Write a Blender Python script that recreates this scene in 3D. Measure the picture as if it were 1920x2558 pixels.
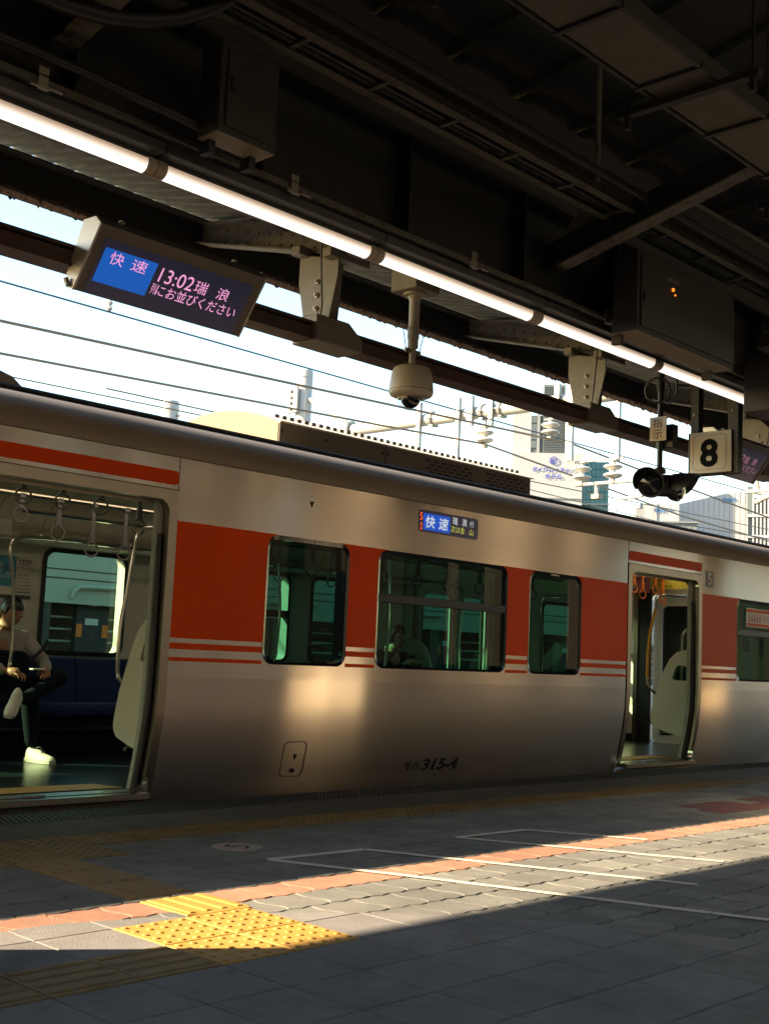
import bpy, bmesh, math, random
from mathutils import Vector, Matrix
from mathutils.geometry import delaunay_2d_cdt
random.seed(7)
R = math.radians
scene = bpy.context.scene
C = scene.collection
for o in list(bpy.data.objects):
    bpy.data.objects.remove(o)

# ------------------------------------------------------------------ camera, sky, sun, exposure
cam_d = bpy.data.cameras.new('camera')
cam = bpy.data.objects.new('camera', cam_d)
C.objects.link(cam)
scene.camera = cam
yaw, pitch, roll = 0.80778606, 0.12125232, 0.04393867
fwd = Vector((math.sin(yaw) * math.cos(pitch), math.cos(yaw) * math.cos(pitch), math.sin(pitch)))
rgt = Vector((math.cos(yaw), -math.sin(yaw), 0))
upv = rgt.cross(fwd)
r2 = math.cos(roll) * rgt + math.sin(roll) * upv
u2 = -math.sin(roll) * rgt + math.cos(roll) * upv
m = Matrix((r2, u2, -fwd)).transposed().to_4x4()
m.translation = Vector((0, 0, 0.96))
cam.matrix_world = m
cam_d.sensor_fit = 'VERTICAL'
cam_d.sensor_height = 36.0
cam_d.lens = 36.0 * 3010.8 / 2558.0
cam_d.clip_start = 0.05
cam_d.clip_end = 3000

SUN = Vector((-1.42, 1.0, 0.95)).normalized()          # towards the sun
world = bpy.data.worlds.new('World')
scene.world = world
world.use_nodes = True
wn = world.node_tree
sky = wn.nodes.new('ShaderNodeTexSky')
sky.sky_type = 'NISHITA'
sky.sun_disc = False
sky.sun_elevation = math.asin(SUN.z)
sky.sun_rotation = math.atan2(SUN.x, SUN.y)
sky.air_density = 1.45
sky.dust_density = 1.0
sky.ozone_density = 1.0
hsv = wn.nodes.new('ShaderNodeHueSaturation')       # hazy pale day, everywhere the same
hsv.inputs['Saturation'].default_value = 1.2
wn.links.new(sky.outputs[0], hsv.inputs['Color'])
wn.links.new(hsv.outputs[0], wn.nodes['Background'].inputs[0])
wn.nodes['Background'].inputs[1].default_value = 0.118
sun_d = bpy.data.lights.new('sun', 'SUN')
sun_d.energy = 5.0
sun_d.angle = R(0.53)
sun_d.color = (1.0, 0.78, 0.52)
sun = bpy.data.objects.new('sun', sun_d)
C.objects.link(sun)
sun.rotation_euler = (-SUN).to_track_quat('-Z', 'Y').to_euler()
sun.location = SUN * 40
scene.view_settings.view_transform = 'Standard'
scene.view_settings.look = 'None'
scene.view_settings.exposure = 2.0
scene.view_settings.gamma = 1.0
scene.view_settings.use_curve_mapping = False
scene.render.engine = 'CYCLES'
scene.cycles.max_bounces = 10
scene.cycles.diffuse_bounces = 6
scene.cycles.glossy_bounces = 4
scene.cycles.transparent_max_bounces = 12
scene.cycles.sample_clamp_indirect = 4.0
scene.cycles.use_denoising = True
scene.cycles.caustics_reflective = False
scene.cycles.caustics_refractive = False

# ------------------------------------------------------------------ materials
MATS = {}

def mat(name, col, rough=0.6, metal=0.0, var=0.0, scale=8.0, var_col=None, bump=0.0, bscale=60.0, spec=0.5,
        aniso=0.0, stretch=None, emit=None, estr=0.0, contrast=(0.35, 0.7), coat=0.0, dirt=0.0, wavy=0.0):
    m = bpy.data.materials.new(name)
    m.use_nodes = True
    nt = m.node_tree
    b = nt.nodes['Principled BSDF']
    b.inputs['Base Color'].default_value = (*col, 1)
    b.inputs['Roughness'].default_value = rough
    b.inputs['Metallic'].default_value = metal
    b.inputs['Specular IOR Level'].default_value = spec
    b.inputs['Coat Weight'].default_value = coat
    if aniso:
        b.inputs['Anisotropic'].default_value = aniso
        t = nt.nodes.new('ShaderNodeCombineXYZ')      # brushed lengthwise: reflections smear up and down
        t.inputs[1].default_value = 0.3
        t.inputs[2].default_value = 1.0
        nt.links.new(t.outputs[0], b.inputs['Tangent'])
    tc = None
    if var or bump or wavy:
        g = nt.nodes.new('ShaderNodeNewGeometry')
        mp = nt.nodes.new('ShaderNodeMapping')
        nt.links.new(g.outputs['Position'], mp.inputs['Vector'])
        if stretch:
            mp.inputs['Scale'].default_value = stretch
        tc = mp.outputs[0]
    if var:
        n = nt.nodes.new('ShaderNodeTexNoise')
        n.inputs['Scale'].default_value = scale
        n.inputs['Detail'].default_value = 7
        n.inputs['Roughness'].default_value = 0.65
        nt.links.new(tc, n.inputs['Vector'])
        cr = nt.nodes.new('ShaderNodeValToRGB')
        cr.color_ramp.elements[0].position = contrast[0]
        cr.color_ramp.elements[1].position = contrast[1]
        nt.links.new(n.outputs['Fac'], cr.inputs['Fac'])
        c2 = var_col if var_col else tuple(c * (1 - var) for c in col)
        cr.color_ramp.elements[0].color = (*c2, 1)
        cr.color_ramp.elements[1].color = (*col, 1)
        colout = cr.outputs['Color']
        if dirt:
            n3 = nt.nodes.new('ShaderNodeTexNoise')
            n3.inputs['Scale'].default_value = 1.7
            n3.inputs['Detail'].default_value = 9
            n3.inputs['Roughness'].default_value = 0.7
            nt.links.new(tc, n3.inputs['Vector'])
            r3 = nt.nodes.new('ShaderNodeMapRange')
            r3.inputs['From Min'].default_value = 0.38
            r3.inputs['From Max'].default_value = 0.62
            r3.inputs['To Min'].default_value = 1 - dirt
            r3.inputs['To Max'].default_value = 1.0
            nt.links.new(n3.outputs['Fac'], r3.inputs['Value'])
            vo = nt.nodes.new('ShaderNodeTexVoronoi')     # trodden-in gum and spots
            vo.inputs['Scale'].default_value = 3.4
            vo.inputs['Randomness'].default_value = 1.0
            nt.links.new(tc, vo.inputs['Vector'])
            r4 = nt.nodes.new('ShaderNodeMapRange')
            r4.inputs['From Min'].default_value = 0.035
            r4.inputs['From Max'].default_value = 0.055
            r4.inputs['To Min'].default_value = 0.62
            r4.inputs['To Max'].default_value = 1.0
            nt.links.new(vo.outputs['Distance'], r4.inputs['Value'])
            mm = nt.nodes.new('ShaderNodeMath'); mm.operation = 'MULTIPLY'
            nt.links.new(r3.outputs[0], mm.inputs[0]); nt.links.new(r4.outputs[0], mm.inputs[1])
            vm = nt.nodes.new('ShaderNodeVectorMath'); vm.operation = 'SCALE'
            nt.links.new(colout, vm.inputs[0]); nt.links.new(mm.outputs[0], vm.inputs['Scale'])
            colout = vm.outputs[0]
            oi = nt.nodes.new('ShaderNodeObjectInfo')
            r5 = nt.nodes.new('ShaderNodeMapRange')
            r5.inputs['To Min'].default_value = 0.94
            r5.inputs['To Max'].default_value = 1.06
            nt.links.new(oi.outputs['Random'], r5.inputs['Value'])
            vs5 = nt.nodes.new('ShaderNodeVectorMath'); vs5.operation = 'SCALE'
            nt.links.new(colout, vs5.inputs[0]); nt.links.new(r5.outputs[0], vs5.inputs['Scale'])
            colout = vs5.outputs[0]
        nt.links.new(colout, b.inputs['Base Color'])
        rr = nt.nodes.new('ShaderNodeMapRange')
        rr.inputs['To Min'].default_value = min(1, rough + 0.1)
        rr.inputs['To Max'].default_value = max(0.03, rough - 0.06)
        nt.links.new(n.outputs['Fac'], rr.inputs['Value'])
        nt.links.new(rr.outputs[0], b.inputs['Roughness'])
    if bump:
        n2 = nt.nodes.new('ShaderNodeTexNoise')
        n2.inputs['Scale'].default_value = bscale
        n2.inputs['Detail'].default_value = 4
        nt.links.new(tc, n2.inputs['Vector'])
        bp = nt.nodes.new('ShaderNodeBump')
        bp.inputs['Strength'].default_value = bump
        bp.inputs['Distance'].default_value = 0.004
        nt.links.new(n2.outputs['Fac'], bp.inputs['Height'])
        nt.links.new(bp.outputs[0], b.inputs['Normal'])
    if wavy:
        n4 = nt.nodes.new('ShaderNodeTexNoise')
        n4.inputs['Scale'].default_value = 2.2
        n4.inputs['Detail'].default_value = 3
        g4 = nt.nodes.new('ShaderNodeNewGeometry')
        nt.links.new(g4.outputs['Position'], n4.inputs['Vector'])
        b4 = nt.nodes.new('ShaderNodeBump')
        b4.inputs['Strength'].default_value = wavy
        b4.inputs['Distance'].default_value = 0.02
        nt.links.new(n4.outputs['Fac'], b4.inputs['Height'])
        nt.links.new(b4.outputs[0], b.inputs['Normal'])
    if emit:
        b.inputs['Emission Color'].default_value = (*emit, 1)
        b.inputs['Emission Strength'].default_value = estr
    MATS[name] = m
    return m

def glass(name, tint, rough=0.0, refl=1.0):
    m = bpy.data.materials.new(name)
    m.use_nodes = True
    nt = m.node_tree
    nt.nodes.remove(nt.nodes['Principled BSDF'])
    out = nt.nodes['Material Output']
    tr = nt.nodes.new('ShaderNodeBsdfTransparent')
    tr.inputs[0].default_value = (*tint, 1)
    gl = nt.nodes.new('ShaderNodeBsdfGlossy')
    gl.inputs['Roughness'].default_value = rough
    geo = nt.nodes.new('ShaderNodeNewGeometry')
    dt = nt.nodes.new('ShaderNodeVectorMath')
    dt.operation = 'DOT_PRODUCT'
    nt.links.new(geo.outputs['Normal'], dt.inputs[0])
    nt.links.new(geo.outputs['Incoming'], dt.inputs[1])
    def mth(op, x, y=None):
        q = nt.nodes.new('ShaderNodeMath'); q.operation = op
        for k, v in enumerate((x, y)):
            if v is None: continue
            if isinstance(v, (int, float)): q.inputs[k].default_value = v
            else: nt.links.new(v, q.inputs[k])
        return q.outputs[0]
    sch = mth('POWER', mth('SUBTRACT', 1.0, mth('ABSOLUTE', dt.outputs['Value'])), 5.0)
    fac = mth('MULTIPLY', mth('ADD', mth('MULTIPLY', sch, 0.96), 0.04), refl)
    mx = nt.nodes.new('ShaderNodeMixShader')
    nt.links.new(fac, mx.inputs[0])
    nt.links.new(tr.outputs[0], mx.inputs[1])
    nt.links.new(gl.outputs[0], mx.inputs[2])
    nt.links.new(mx.outputs[0], out.inputs['Surface'])
    MATS[name] = m
    return m

M = MATS
mat('steel', (0.545, 0.485, 0.415), 0.175, 0.93, 0.03, 1.2, aniso=1.0, stretch=(0.12, 1, 1))
mat('reflector_white', (0.88, 0.80, 0.66), 0.5)
mat('roof_steel', (0.42, 0.36, 0.29), 0.5, 0.45, 0.08, 2, spec=0.2)
mat('steel_trim', (0.34, 0.29, 0.23), 0.28, 0.95, 0.12, 6)
mat('chrome', (0.62, 0.58, 0.52), 0.16, 1.0)
mat('orange', (0.78, 0.072, 0.004), 0.35, 0.0, 0.06, 3, spec=0.07)
mat('black_rubber', (0.012, 0.013, 0.014), 0.5)
mat('black_gloss', (0.008, 0.009, 0.012), 0.15)
mat('black_paint', (0.015, 0.016, 0.018), 0.45)
mat('seam', (0.03, 0.028, 0.025), 0.7)
mat('roof_grey', (0.20, 0.19, 0.18), 0.5, 0.3, 0.15, 3)
mat('ac_side', (0.24, 0.215, 0.18), 0.55, 0.2, 0.15, 4)
mat('ac_end', (0.25, 0.165, 0.082), 0.6, 0.0, 0.06, 6)
mat('cream', (0.792, 0.737, 0.616), 0.5, 0, 0.05, 3)
mat('cream_gloss', (0.66, 0.64, 0.52), 0.32, 0, 0.03, 3)
mat('lining', (0.58, 0.56, 0.50), 0.5, 0, 0.06, 3)
mat('door_edge', (0.38, 0.42, 0.35), 0.45, 0.0, 0.08, 10)
mat('train_floor', (0.013, 0.025, 0.028), 0.22, 0, 0.25, 14)
mat('yellow_floor', (0.62, 0.34, 0.03), 0.5, 0, 0.15, 10)
mat('seat_blue', (0.012, 0.035, 0.13), 0.9, 0, 0.45, 60, bump=0.3, bscale=300)
mat('strap_grey', (0.17, 0.165, 0.16), 0.5)
mat('strap_orange', (0.75, 0.18, 0.02), 0.5)
mat('bar_yellow', (0.72, 0.36, 0.03), 0.45)
mat('plate_dark', (0.10, 0.10, 0.10), 0.4)
glass('win_glass', (0.085, 0.255, 0.215), 0.0, 0.38)
glass('far_glass', (0.46, 0.70, 0.50), 0.0, 0.7)
glass('clear_glass', (0.93, 0.95, 0.95), 0.0, 1.3)
mat('slab', (0.128, 0.124, 0.112), 0.75, 0, 0.25, 5, bump=0.3, bscale=180, dirt=0.28)
mat('paver_grey', (0.242, 0.247, 0.233), 0.85, 0, 0.22, 9, bump=0.8, bscale=200, dirt=0.28)
mat('paver_grey_b', (0.219, 0.222, 0.214), 0.85, 0, 0.25, 9, bump=0.8, bscale=200, dirt=0.28)
mat('paver_grey_c', (0.263, 0.266, 0.248), 0.85, 0, 0.2, 9, bump=0.8, bscale=200, dirt=0.28)
mat('paver_pink', (0.455, 0.240, 0.166), 0.85, 0, 0.16, 9, bump=0.8, bscale=200, dirt=0.28)
mat('paver_red', (0.17, 0.062, 0.058), 0.85, 0, 0.3, 9, bump=0.8, bscale=200)
mat('tile_beige', (0.274, 0.268, 0.270), 0.8, 0, 0.18, 7, bump=0.9, bscale=200, dirt=0.28)
mat('tile_beige_b', (0.258, 0.252, 0.256), 0.8, 0, 0.2, 7, bump=0.9, bscale=200, dirt=0.28)
mat('tactile', (0.55, 0.325, 0.07), 0.6, 0, 0.16, 11, bump=0.12, bscale=200, dirt=0.14)
mat('tactile_old', (0.30, 0.195, 0.06), 0.6, 0, 0.35, 9, bump=0.12, bscale=200, dirt=0.28)
mat('tactile_shaded', (0.36, 0.235, 0.085), 0.65, 0, 0.25, 11, bump=0.2, bscale=200, dirt=0.3)  # tactile yellow darkened for tiles lying in shade, plus extra grime
mat('mortar', (0.10, 0.095, 0.085), 0.95, 0, 0.3, 20)
mat('concrete', (0.30, 0.29, 0.26), 0.8, 0, 0.3, 3, bump=0.3, bscale=80)
mat('white_line', (0.72, 0.68, 0.60), 0.7, 0, 0.12, 18)
mat('disc_white', (0.50, 0.42, 0.36), 0.6, 0, 0.3, 16)
mat('mat_rubber', (0.03, 0.033, 0.034), 0.55, 0, 0.4, 20)
mat('ballast', (0.120, 0.108, 0.096), 0.95, 0, 0.5, 12, bump=1.0, bscale=20)
mat('rail', (0.18, 0.13, 0.10), 0.4, 0.7)
mat('paint_steel', (0.176, 0.180, 0.168), 0.55, 0, 1, 9, (0.06, 0.042, 0.03), bump=0.35, bscale=70, contrast=(0.36, 0.5))
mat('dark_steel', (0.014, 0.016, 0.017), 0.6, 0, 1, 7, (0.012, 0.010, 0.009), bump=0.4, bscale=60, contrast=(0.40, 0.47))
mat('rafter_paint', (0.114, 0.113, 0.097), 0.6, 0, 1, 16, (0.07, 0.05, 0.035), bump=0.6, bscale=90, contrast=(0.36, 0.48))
mat('rust', (0.14, 0.075, 0.04), 0.9, 0, 1, 24, (0.03, 0.02, 0.016), bump=1.0, bscale=60)
mat('brown_beam', (0.15, 0.085, 0.055), 0.6, 0, 1, 5, (0.07, 0.05, 0.04), bump=0.25, bscale=50)
mat('deck', (0.135, 0.140, 0.131), 0.6, 0.2, 0.3, 4)
mat('roof_panel', (0.075, 0.081, 0.081), 0.7, 0, 0.2, 3)
mat('roof_rib', (0.050, 0.055, 0.055), 0.6, 0, 0.25, 4)
mat('duct_panel', (0.130, 0.122, 0.097), 0.6, 0, 0.12, 4)
mat('fixture', (0.074, 0.081, 0.084), 0.5, 0.2)
mat('cap_grey', (0.46, 0.41, 0.34), 0.45)
mat('bracket', (0.265, 0.243, 0.200), 0.5, 0, 0.18, 12, bump=0.15, bscale=60)
mat('box_grey', (0.034, 0.033, 0.030), 0.5, 0, 0.12, 6)
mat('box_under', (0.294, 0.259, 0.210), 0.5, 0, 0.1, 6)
mat('cable', (0.02, 0.022, 0.024), 0.5)
mat('galv', (0.34, 0.32, 0.28), 0.4, 0.5, 0.15, 30)
mat('dome_white', (0.510, 0.464, 0.387), 0.42, 0, 0.08, 8)
mat('lens_black', (0.01, 0.012, 0.016), 0.08)
mat('board_case', (0.210, 0.189, 0.161), 0.5, 0.2, 0.06, 6)
mat('board_side', (0.60, 0.59, 0.54), 0.4, 0.3)
mat('screen_black', (0.006, 0.006, 0.012), 0.25, emit=(0.02, 0.02, 0.05), estr=0.1)
mat('screen_blue', (0.0, 0.02, 0.10), 0.4, emit=(0.004, 0.09, 0.42), estr=0.26)
mat('led_pink', (0.2, 0.1, 0.1), 0.5, emit=(0.85, 0.34, 0.62), estr=0.27)
mat('led_dim', (0.08, 0.04, 0.05), 0.5, emit=(0.85, 0.34, 0.5), estr=0.10)
mat('led_white', (0.2, 0.2, 0.2), 0.5, emit=(0.75, 0.8, 0.85), estr=0.2)
mat('led_blue', (0.0, 0.02, 0.10), 0.4, emit=(0.005, 0.08, 0.55), estr=0.22)
mat('led_yellow', (0.2, 0.2, 0.05), 0.5, emit=(0.55, 0.55, 0.10), estr=0.22)
mat('led_red', (0.2, 0.02, 0.0), 0.5, emit=(1.0, 0.10, 0.02), estr=0.30)
mat('ceiling_lamp', (0.7, 0.68, 0.6), 0.5, emit=(1.0, 0.85, 0.62), estr=0.62)
mat('led_orange', (0.3, 0.1, 0.0), 0.5, emit=(1.0, 0.22, 0.02), estr=0.45)
mat('sign_white', (0.72, 0.65, 0.54), 0.4, 0, 0.04, 6)
mat('ink', (0.006, 0.007, 0.008), 0.7, spec=0.1)
mat('white_paint', (0.78, 0.77, 0.74), 0.5, 0, 0.06, 2)
mat('white_pole', (0.42, 0.40, 0.36), 0.5, 0, 0.08, 4)
mat('porcelain', (0.50, 0.48, 0.43), 0.25)
mat('opp_wall', (0.12, 0.092, 0.06), 0.8, 0, 0.1, 0.3)
mat('opp_wall_b', (0.03, 0.026, 0.02), 0.8, 0, 0.1, 0.3)
mat('opp_light', (0.42, 0.34, 0.24), 0.8, 0, 0.1, 0.3)
mat('wire', (0.30, 0.22, 0.14), 0.5, 0.5)
mat('wire_dark', (0.10, 0.13, 0.14), 0.5, 0.3)
mat('bld_white', (0.36, 0.365, 0.365), 0.7, 0, 0.04, 0.3)
mat('bld_grey', (0.17, 0.19, 0.19), 0.7, 0, 0.08, 0.5)
mat('bld_dark', (0.08, 0.095, 0.095), 0.6, 0, 0.1, 0.5)
mat('bld_louver', (0.13, 0.145, 0.14), 0.6)
mat('bld_joint', (0.24, 0.25, 0.25), 0.8)
mat('bld_glass', (0.05, 0.15, 0.17), 0.12, 0.3, 0.3, 0.3)
mat('bld_window', (0.10, 0.12, 0.12), 0.2)
mat('sign_blue', (0.035, 0.05, 0.34), 0.5)
mat('sign_cyan', (0.02, 0.15, 0.36), 0.5)
mat('column', (0.55, 0.44, 0.29), 0.55, 0, 0.12, 4)
mat('wall_dark', (0.054, 0.052, 0.050), 0.8, 0, 0.2, 2)
mat('skin', (0.36, 0.19, 0.11), 0.5)
mat('skin_fair', (0.52, 0.33, 0.22), 0.5)
mat('hair', (0.008, 0.007, 0.007), 0.38)
mat('shirt', (0.36, 0.33, 0.31), 0.85, 0, 0.15, 12, bump=0.5, bscale=25)
mat('navy', (0.007, 0.014, 0.019), 0.9, 0, 0.3, 20, bump=0.5, bscale=22, spec=0.1)
mat('dark_coat', (0.012, 0.012, 0.014), 0.8)
mat('shoe_white', (0.72, 0.70, 0.60), 0.55, 0, 0.06, 30)
mat('paper', (0.55, 0.52, 0.47), 0.7)
mat('poster_blue', (0.06, 0.24, 0.36), 0.6)
mat('poster_pink', (0.62, 0.20, 0.24), 0.6)
mat('poster_yellow', (0.70, 0.58, 0.06), 0.6)
mat('poster_white', (0.6, 0.58, 0.54), 0.6)
mat('grey_text', (0.10, 0.10, 0.10), 0.7)
mat('adj_white', (0.44, 0.44, 0.34), 0.5)
mat('adj_dark', (0.04, 0.05, 0.05), 0.3)
mat('adj_brown', (0.10, 0.07, 0.05), 0.6)
mat('seat_black', (0.02, 0.02, 0.022), 0.7)

def tube_mat():
    m = bpy.data.materials.new('tube_glow')
    m.use_nodes = True
    nt = m.node_tree
    b = nt.nodes['Principled BSDF']
    b.inputs['Base Color'].default_value = (0.8, 0.76, 0.7, 1)
    g = nt.nodes.new('ShaderNodeNewGeometry')
    s = nt.nodes.new('ShaderNodeSeparateXYZ')
    nt.links.new(g.outputs['Normal'], s.inputs[0])
    mr = nt.nodes.new('ShaderNodeMapRange')
    mr.inputs['From Min'].default_value = 0.25
    mr.inputs['From Max'].default_value = -0.9
    mr.inputs['To Min'].default_value = 0.07
    mr.inputs['To Max'].default_value = 0.42
    nt.links.new(s.outputs['Z'], mr.inputs['Value'])
    cr = nt.nodes.new('ShaderNodeValToRGB')
    cr.color_ramp.elements[0].color = (0.95, 0.68, 0.48, 1)
    cr.color_ramp.elements[1].color = (1.0, 0.93, 0.84, 1)
    mr2 = nt.nodes.new('ShaderNodeMapRange')
    mr2.inputs['From Min'].default_value = 0.1
    mr2.inputs['From Max'].default_value = -0.6
    nt.links.new(s.outputs['Z'], mr2.inputs['Value'])
    nt.links.new(mr2.outputs[0], cr.inputs['Fac'])
    nt.links.new(cr.outputs[0], b.inputs['Emission Color'])
    nt.links.new(mr.outputs[0], b.inputs['Emission Strength'])
    MATS['tube_glow'] = m
tube_mat()

# ------------------------------------------------------------------ mesh helpers
WLOC = {}

def wl(o):
    return WLOC.get(o.name, Vector((0, 0, 0))) if o else Vector((0, 0, 0))

def empty(name, loc, label=None, cat=None, group=None):
    o = bpy.data.objects.new(name, None)
    C.objects.link(o)
    o.location = loc
    o.empty_display_size = 0.1
    WLOC[o.name] = Vector(loc)
    tag(o, label, cat, group)
    return o

def tag(o, label=None, cat=None, group=None, kind=None):
    if label: o['label'] = label
    if cat: o['category'] = cat
    if group: o['group'] = group
    if kind: o['kind'] = kind
    return o

class MB:
    def __init__(s):
        s.v, s.f = [], []
    def add(s, vs, fs):
        k = len(s.v)
        s.v += [tuple(p) for p in vs]
        s.f += [tuple(i + k for i in q) for q in fs]
        return s
    def box(s, x0, x1, y0, y1, z0, z1):
        return s.add([(x0, y0, z0), (x1, y0, z0), (x1, y1, z0), (x0, y1, z0), (x0, y0, z1), (x1, y0, z1), (x1, y1, z1), (x0, y1, z1)],
                     [(0, 3, 2, 1), (4, 5, 6, 7), (0, 1, 5, 4), (1, 2, 6, 5), (2, 3, 7, 6), (3, 0, 4, 7)])
    def prism(s, poly, axis, a, b):
        """poly: 2-D points; axis 'x' -> (y,z), 'y' -> (x,z), 'z' -> (x,y)"""
        n = len(poly)
        def P(p, t):
            return {'x': (t, p[0], p[1]), 'y': (p[0], t, p[1]), 'z': (p[0], p[1], t)}[axis]
        vs = [P(p, a) for p in poly] + [P(p, b) for p in poly]
        fs = [tuple(range(n))[::-1], tuple(range(n, 2 * n))] + [(i, (i + 1) % n, n + (i + 1) % n, n + i) for i in range(n)]
        return s.add(vs, fs)
    def extrude_open(s, prof, axis, a, b):
        n = len(prof)
        def P(p, t):
            return {'x': (t, p[0], p[1]), 'y': (p[0], t, p[1]), 'z': (p[0], p[1], t)}[axis]
        return s.add([P(p, a) for p in prof] + [P(p, b) for p in prof], [(i, i + 1, n + i + 1, n + i) for i in range(n - 1)])
    def tube(s, path, r, n=8, caps=True, rs=None):
        path = [Vector(p) for p in path]
        k = len(s.v)
        prev = None
        for i, p in enumerate(path):
            d = (path[min(i + 1, len(path) - 1)] - path[max(i - 1, 0)]).normalized()
            if prev is None:
                a = d.orthogonal().normalized()
            else:
                a = (prev - d * prev.dot(d)).normalized()
            prev = a
            b = d.cross(a)
            rr = rs[i] if rs else r
            for j in range(n):
                t = 2 * math.pi * j / n
                s.v.append(tuple(p + rr * (math.cos(t) * a + math.sin(t) * b)))
        for i in range(len(path) - 1):
            for j in range(n):
                s.f.append((k + i * n + j, k + i * n + (j + 1) % n, k + (i + 1) * n + (j + 1) % n, k + (i + 1) * n + j))
        if caps:
            s.f.append(tuple(k + j for j in range(n))[::-1])
            s.f.append(tuple(k + (len(path) - 1) * n + j for j in range(n)))
        return s
    def lathe(s, prof, c, n=24, axis='z'):
        k = len(s.v)
        c = Vector(c)
        for (r, h) in prof:
            for j in range(n):
                t = 2 * math.pi * j / n
                a, b = r * math.cos(t), r * math.sin(t)
                q = {'z': (a, b, h), 'x': (h, a, b), 'y': (b, h, a)}[axis]
                s.v.append(tuple(c + Vector(q)))
        for i in range(len(prof) - 1):
            for j in range(n):
                s.f.append((k + i * n + j, k + i * n + (j + 1) % n, k + (i + 1) * n + (j + 1) % n, k + (i + 1) * n + j))
        s.f.append(tuple(k + j for j in range(n))[::-1])
        s.f.append(tuple(k + (len(prof) - 1) * n + j for j in range(n)))
        return s
    def torus(s, c, R_, r, normal=(0, 1, 0), n=20, m_=7):
        c = Vector(c); nn = Vector(normal).normalized()
        a = nn.orthogonal().normalized(); b = nn.cross(a)
        k = len(s.v)
        for i in range(n):
            t = 2 * math.pi * i / n
            d = math.cos(t) * a + math.sin(t) * b
            for j in range(m_):
                q = 2 * math.pi * j / m_
                s.v.append(tuple(c + d * (R_ + r * math.cos(q)) + nn * r * math.sin(q)))
        for i in range(n):
            for j in range(m_):
                s.f.append((k + i * m_ + j, k + ((i + 1) % n) * m_ + j, k + ((i + 1) % n) * m_ + (j + 1) % m_, k + i * m_ + (j + 1) % m_))
        return s
    def mesh(s, name, material, off=Vector((0, 0, 0)), smooth=False, bevel=0.0):
        me = bpy.data.meshes.new(name)
        me.from_pydata([(v[0] - off.x, v[1] - off.y, v[2] - off.z) for v in s.v], [], s.f)
        bm = bmesh.new()
        bm.from_mesh(me)
        bmesh.ops.recalc_face_normals(bm, faces=bm.faces)
        if bevel:
            es = [e for e in bm.edges if len(e.link_faces) == 2 and e.calc_face_angle(0) > 0.5]
            bmesh.ops.bevel(bm, geom=es, offset=bevel, segments=1, affect='EDGES', clamp_overlap=True)
        bm.to_mesh(me)
        bm.free()
        if material:
            me.materials.append(MATS[material] if isinstance(material, str) else material)
        if smooth:
            for p in me.polygons: p.use_smooth = True
            try:
                me.set_sharp_from_angle(angle=R(38))
            except Exception:
                pass
        return me
    def build(s, name, material, parent=None, smooth=False, bevel=0.0, loc=None):
        off = wl(parent)
        me = s.mesh(name, material, off, smooth, bevel)
        o = bpy.data.objects.new(name, me)
        C.objects.link(o)
        if parent: o.parent = parent
        WLOC[o.name] = off
        return o

def box(name, material, x0, x1, y0, y1, z0, z1, parent=None, bevel=0.0):
    return MB().box(x0, x1, y0, y1, z0, z1).build(name, material, parent, bevel=bevel)

def place(name, me, loc, parent=None):
    """a piece that shares mesh data"""
    o = bpy.data.objects.new(name, me)
    C.objects.link(o)
    o.parent = parent
    o.location = Vector(loc) - wl(parent)
    WLOC[o.name] = Vector(loc)
    return o

def copy_tree(o, delta, parent=None):
    c = o.copy()
    C.objects.link(c)
    c.parent = parent
    if parent is None:
        c.location = o.location + Vector(delta)
    WLOC[c.name] = wl(o) + Vector(delta)
    for ch in list(o.children):
        copy_tree(ch, delta, c)
    return c

def rrect(x0, x1, z0, z1, r, n=6):
    pts = []
    for (cx, cz, a0) in ((x1 - r, z1 - r, 0), (x0 + r, z1 - r, 90), (x0 + r, z0 + r, 180), (x1 - r, z0 + r, 270)):
        for i in range(n + 1):
            t = R(a0 + 90 * i / n)
            pts.append((cx + r * math.cos(t), cz + r * math.sin(t)))
    return pts

def inside(p, poly):
    c = False
    j = len(poly) - 1
    for i in range(len(poly)):
        if (poly[i][1] > p[1]) != (poly[j][1] > p[1]) and p[0] < (poly[j][0] - poly[i][0]) * (p[1] - poly[i][1]) / (poly[j][1] - poly[i][1]) + poly[i][0]:
            c = not c
        j = i
    return c

def sheet(outer, holes, fn):
    """flat sheet with holes, fn maps (a,b) to xyz"""
    vs, es = [], []
    for loop in [outer] + holes:
        k = len(vs)
        vs += [Vector(p) for p in loop]
        es += [(k + i, k + (i + 1) % len(loop)) for i in range(len(loop))]
    V, _, F, *_ = delaunay_2d_cdt(vs, es, [], 0, 1e-6)
    fs = []
    for f in F:
        c = sum((V[i] for i in f), Vector((0, 0))) / len(f)
        if inside(c, outer) and not any(inside(c, h) for h in holes):
            fs.append(tuple(f))
    mb = MB()
    mb.add([fn(v[0], v[1]) for v in V], fs)
    return mb

def ring(mb, loop_a, loop_b, fa, fb):
    n = len(loop_a)
    mb.add([fa(*p) for p in loop_a] + [fb(*p) for p in loop_b], [(i, (i + 1) % n, n + (i + 1) % n, n + i) for i in range(n)])
    return mb

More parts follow.
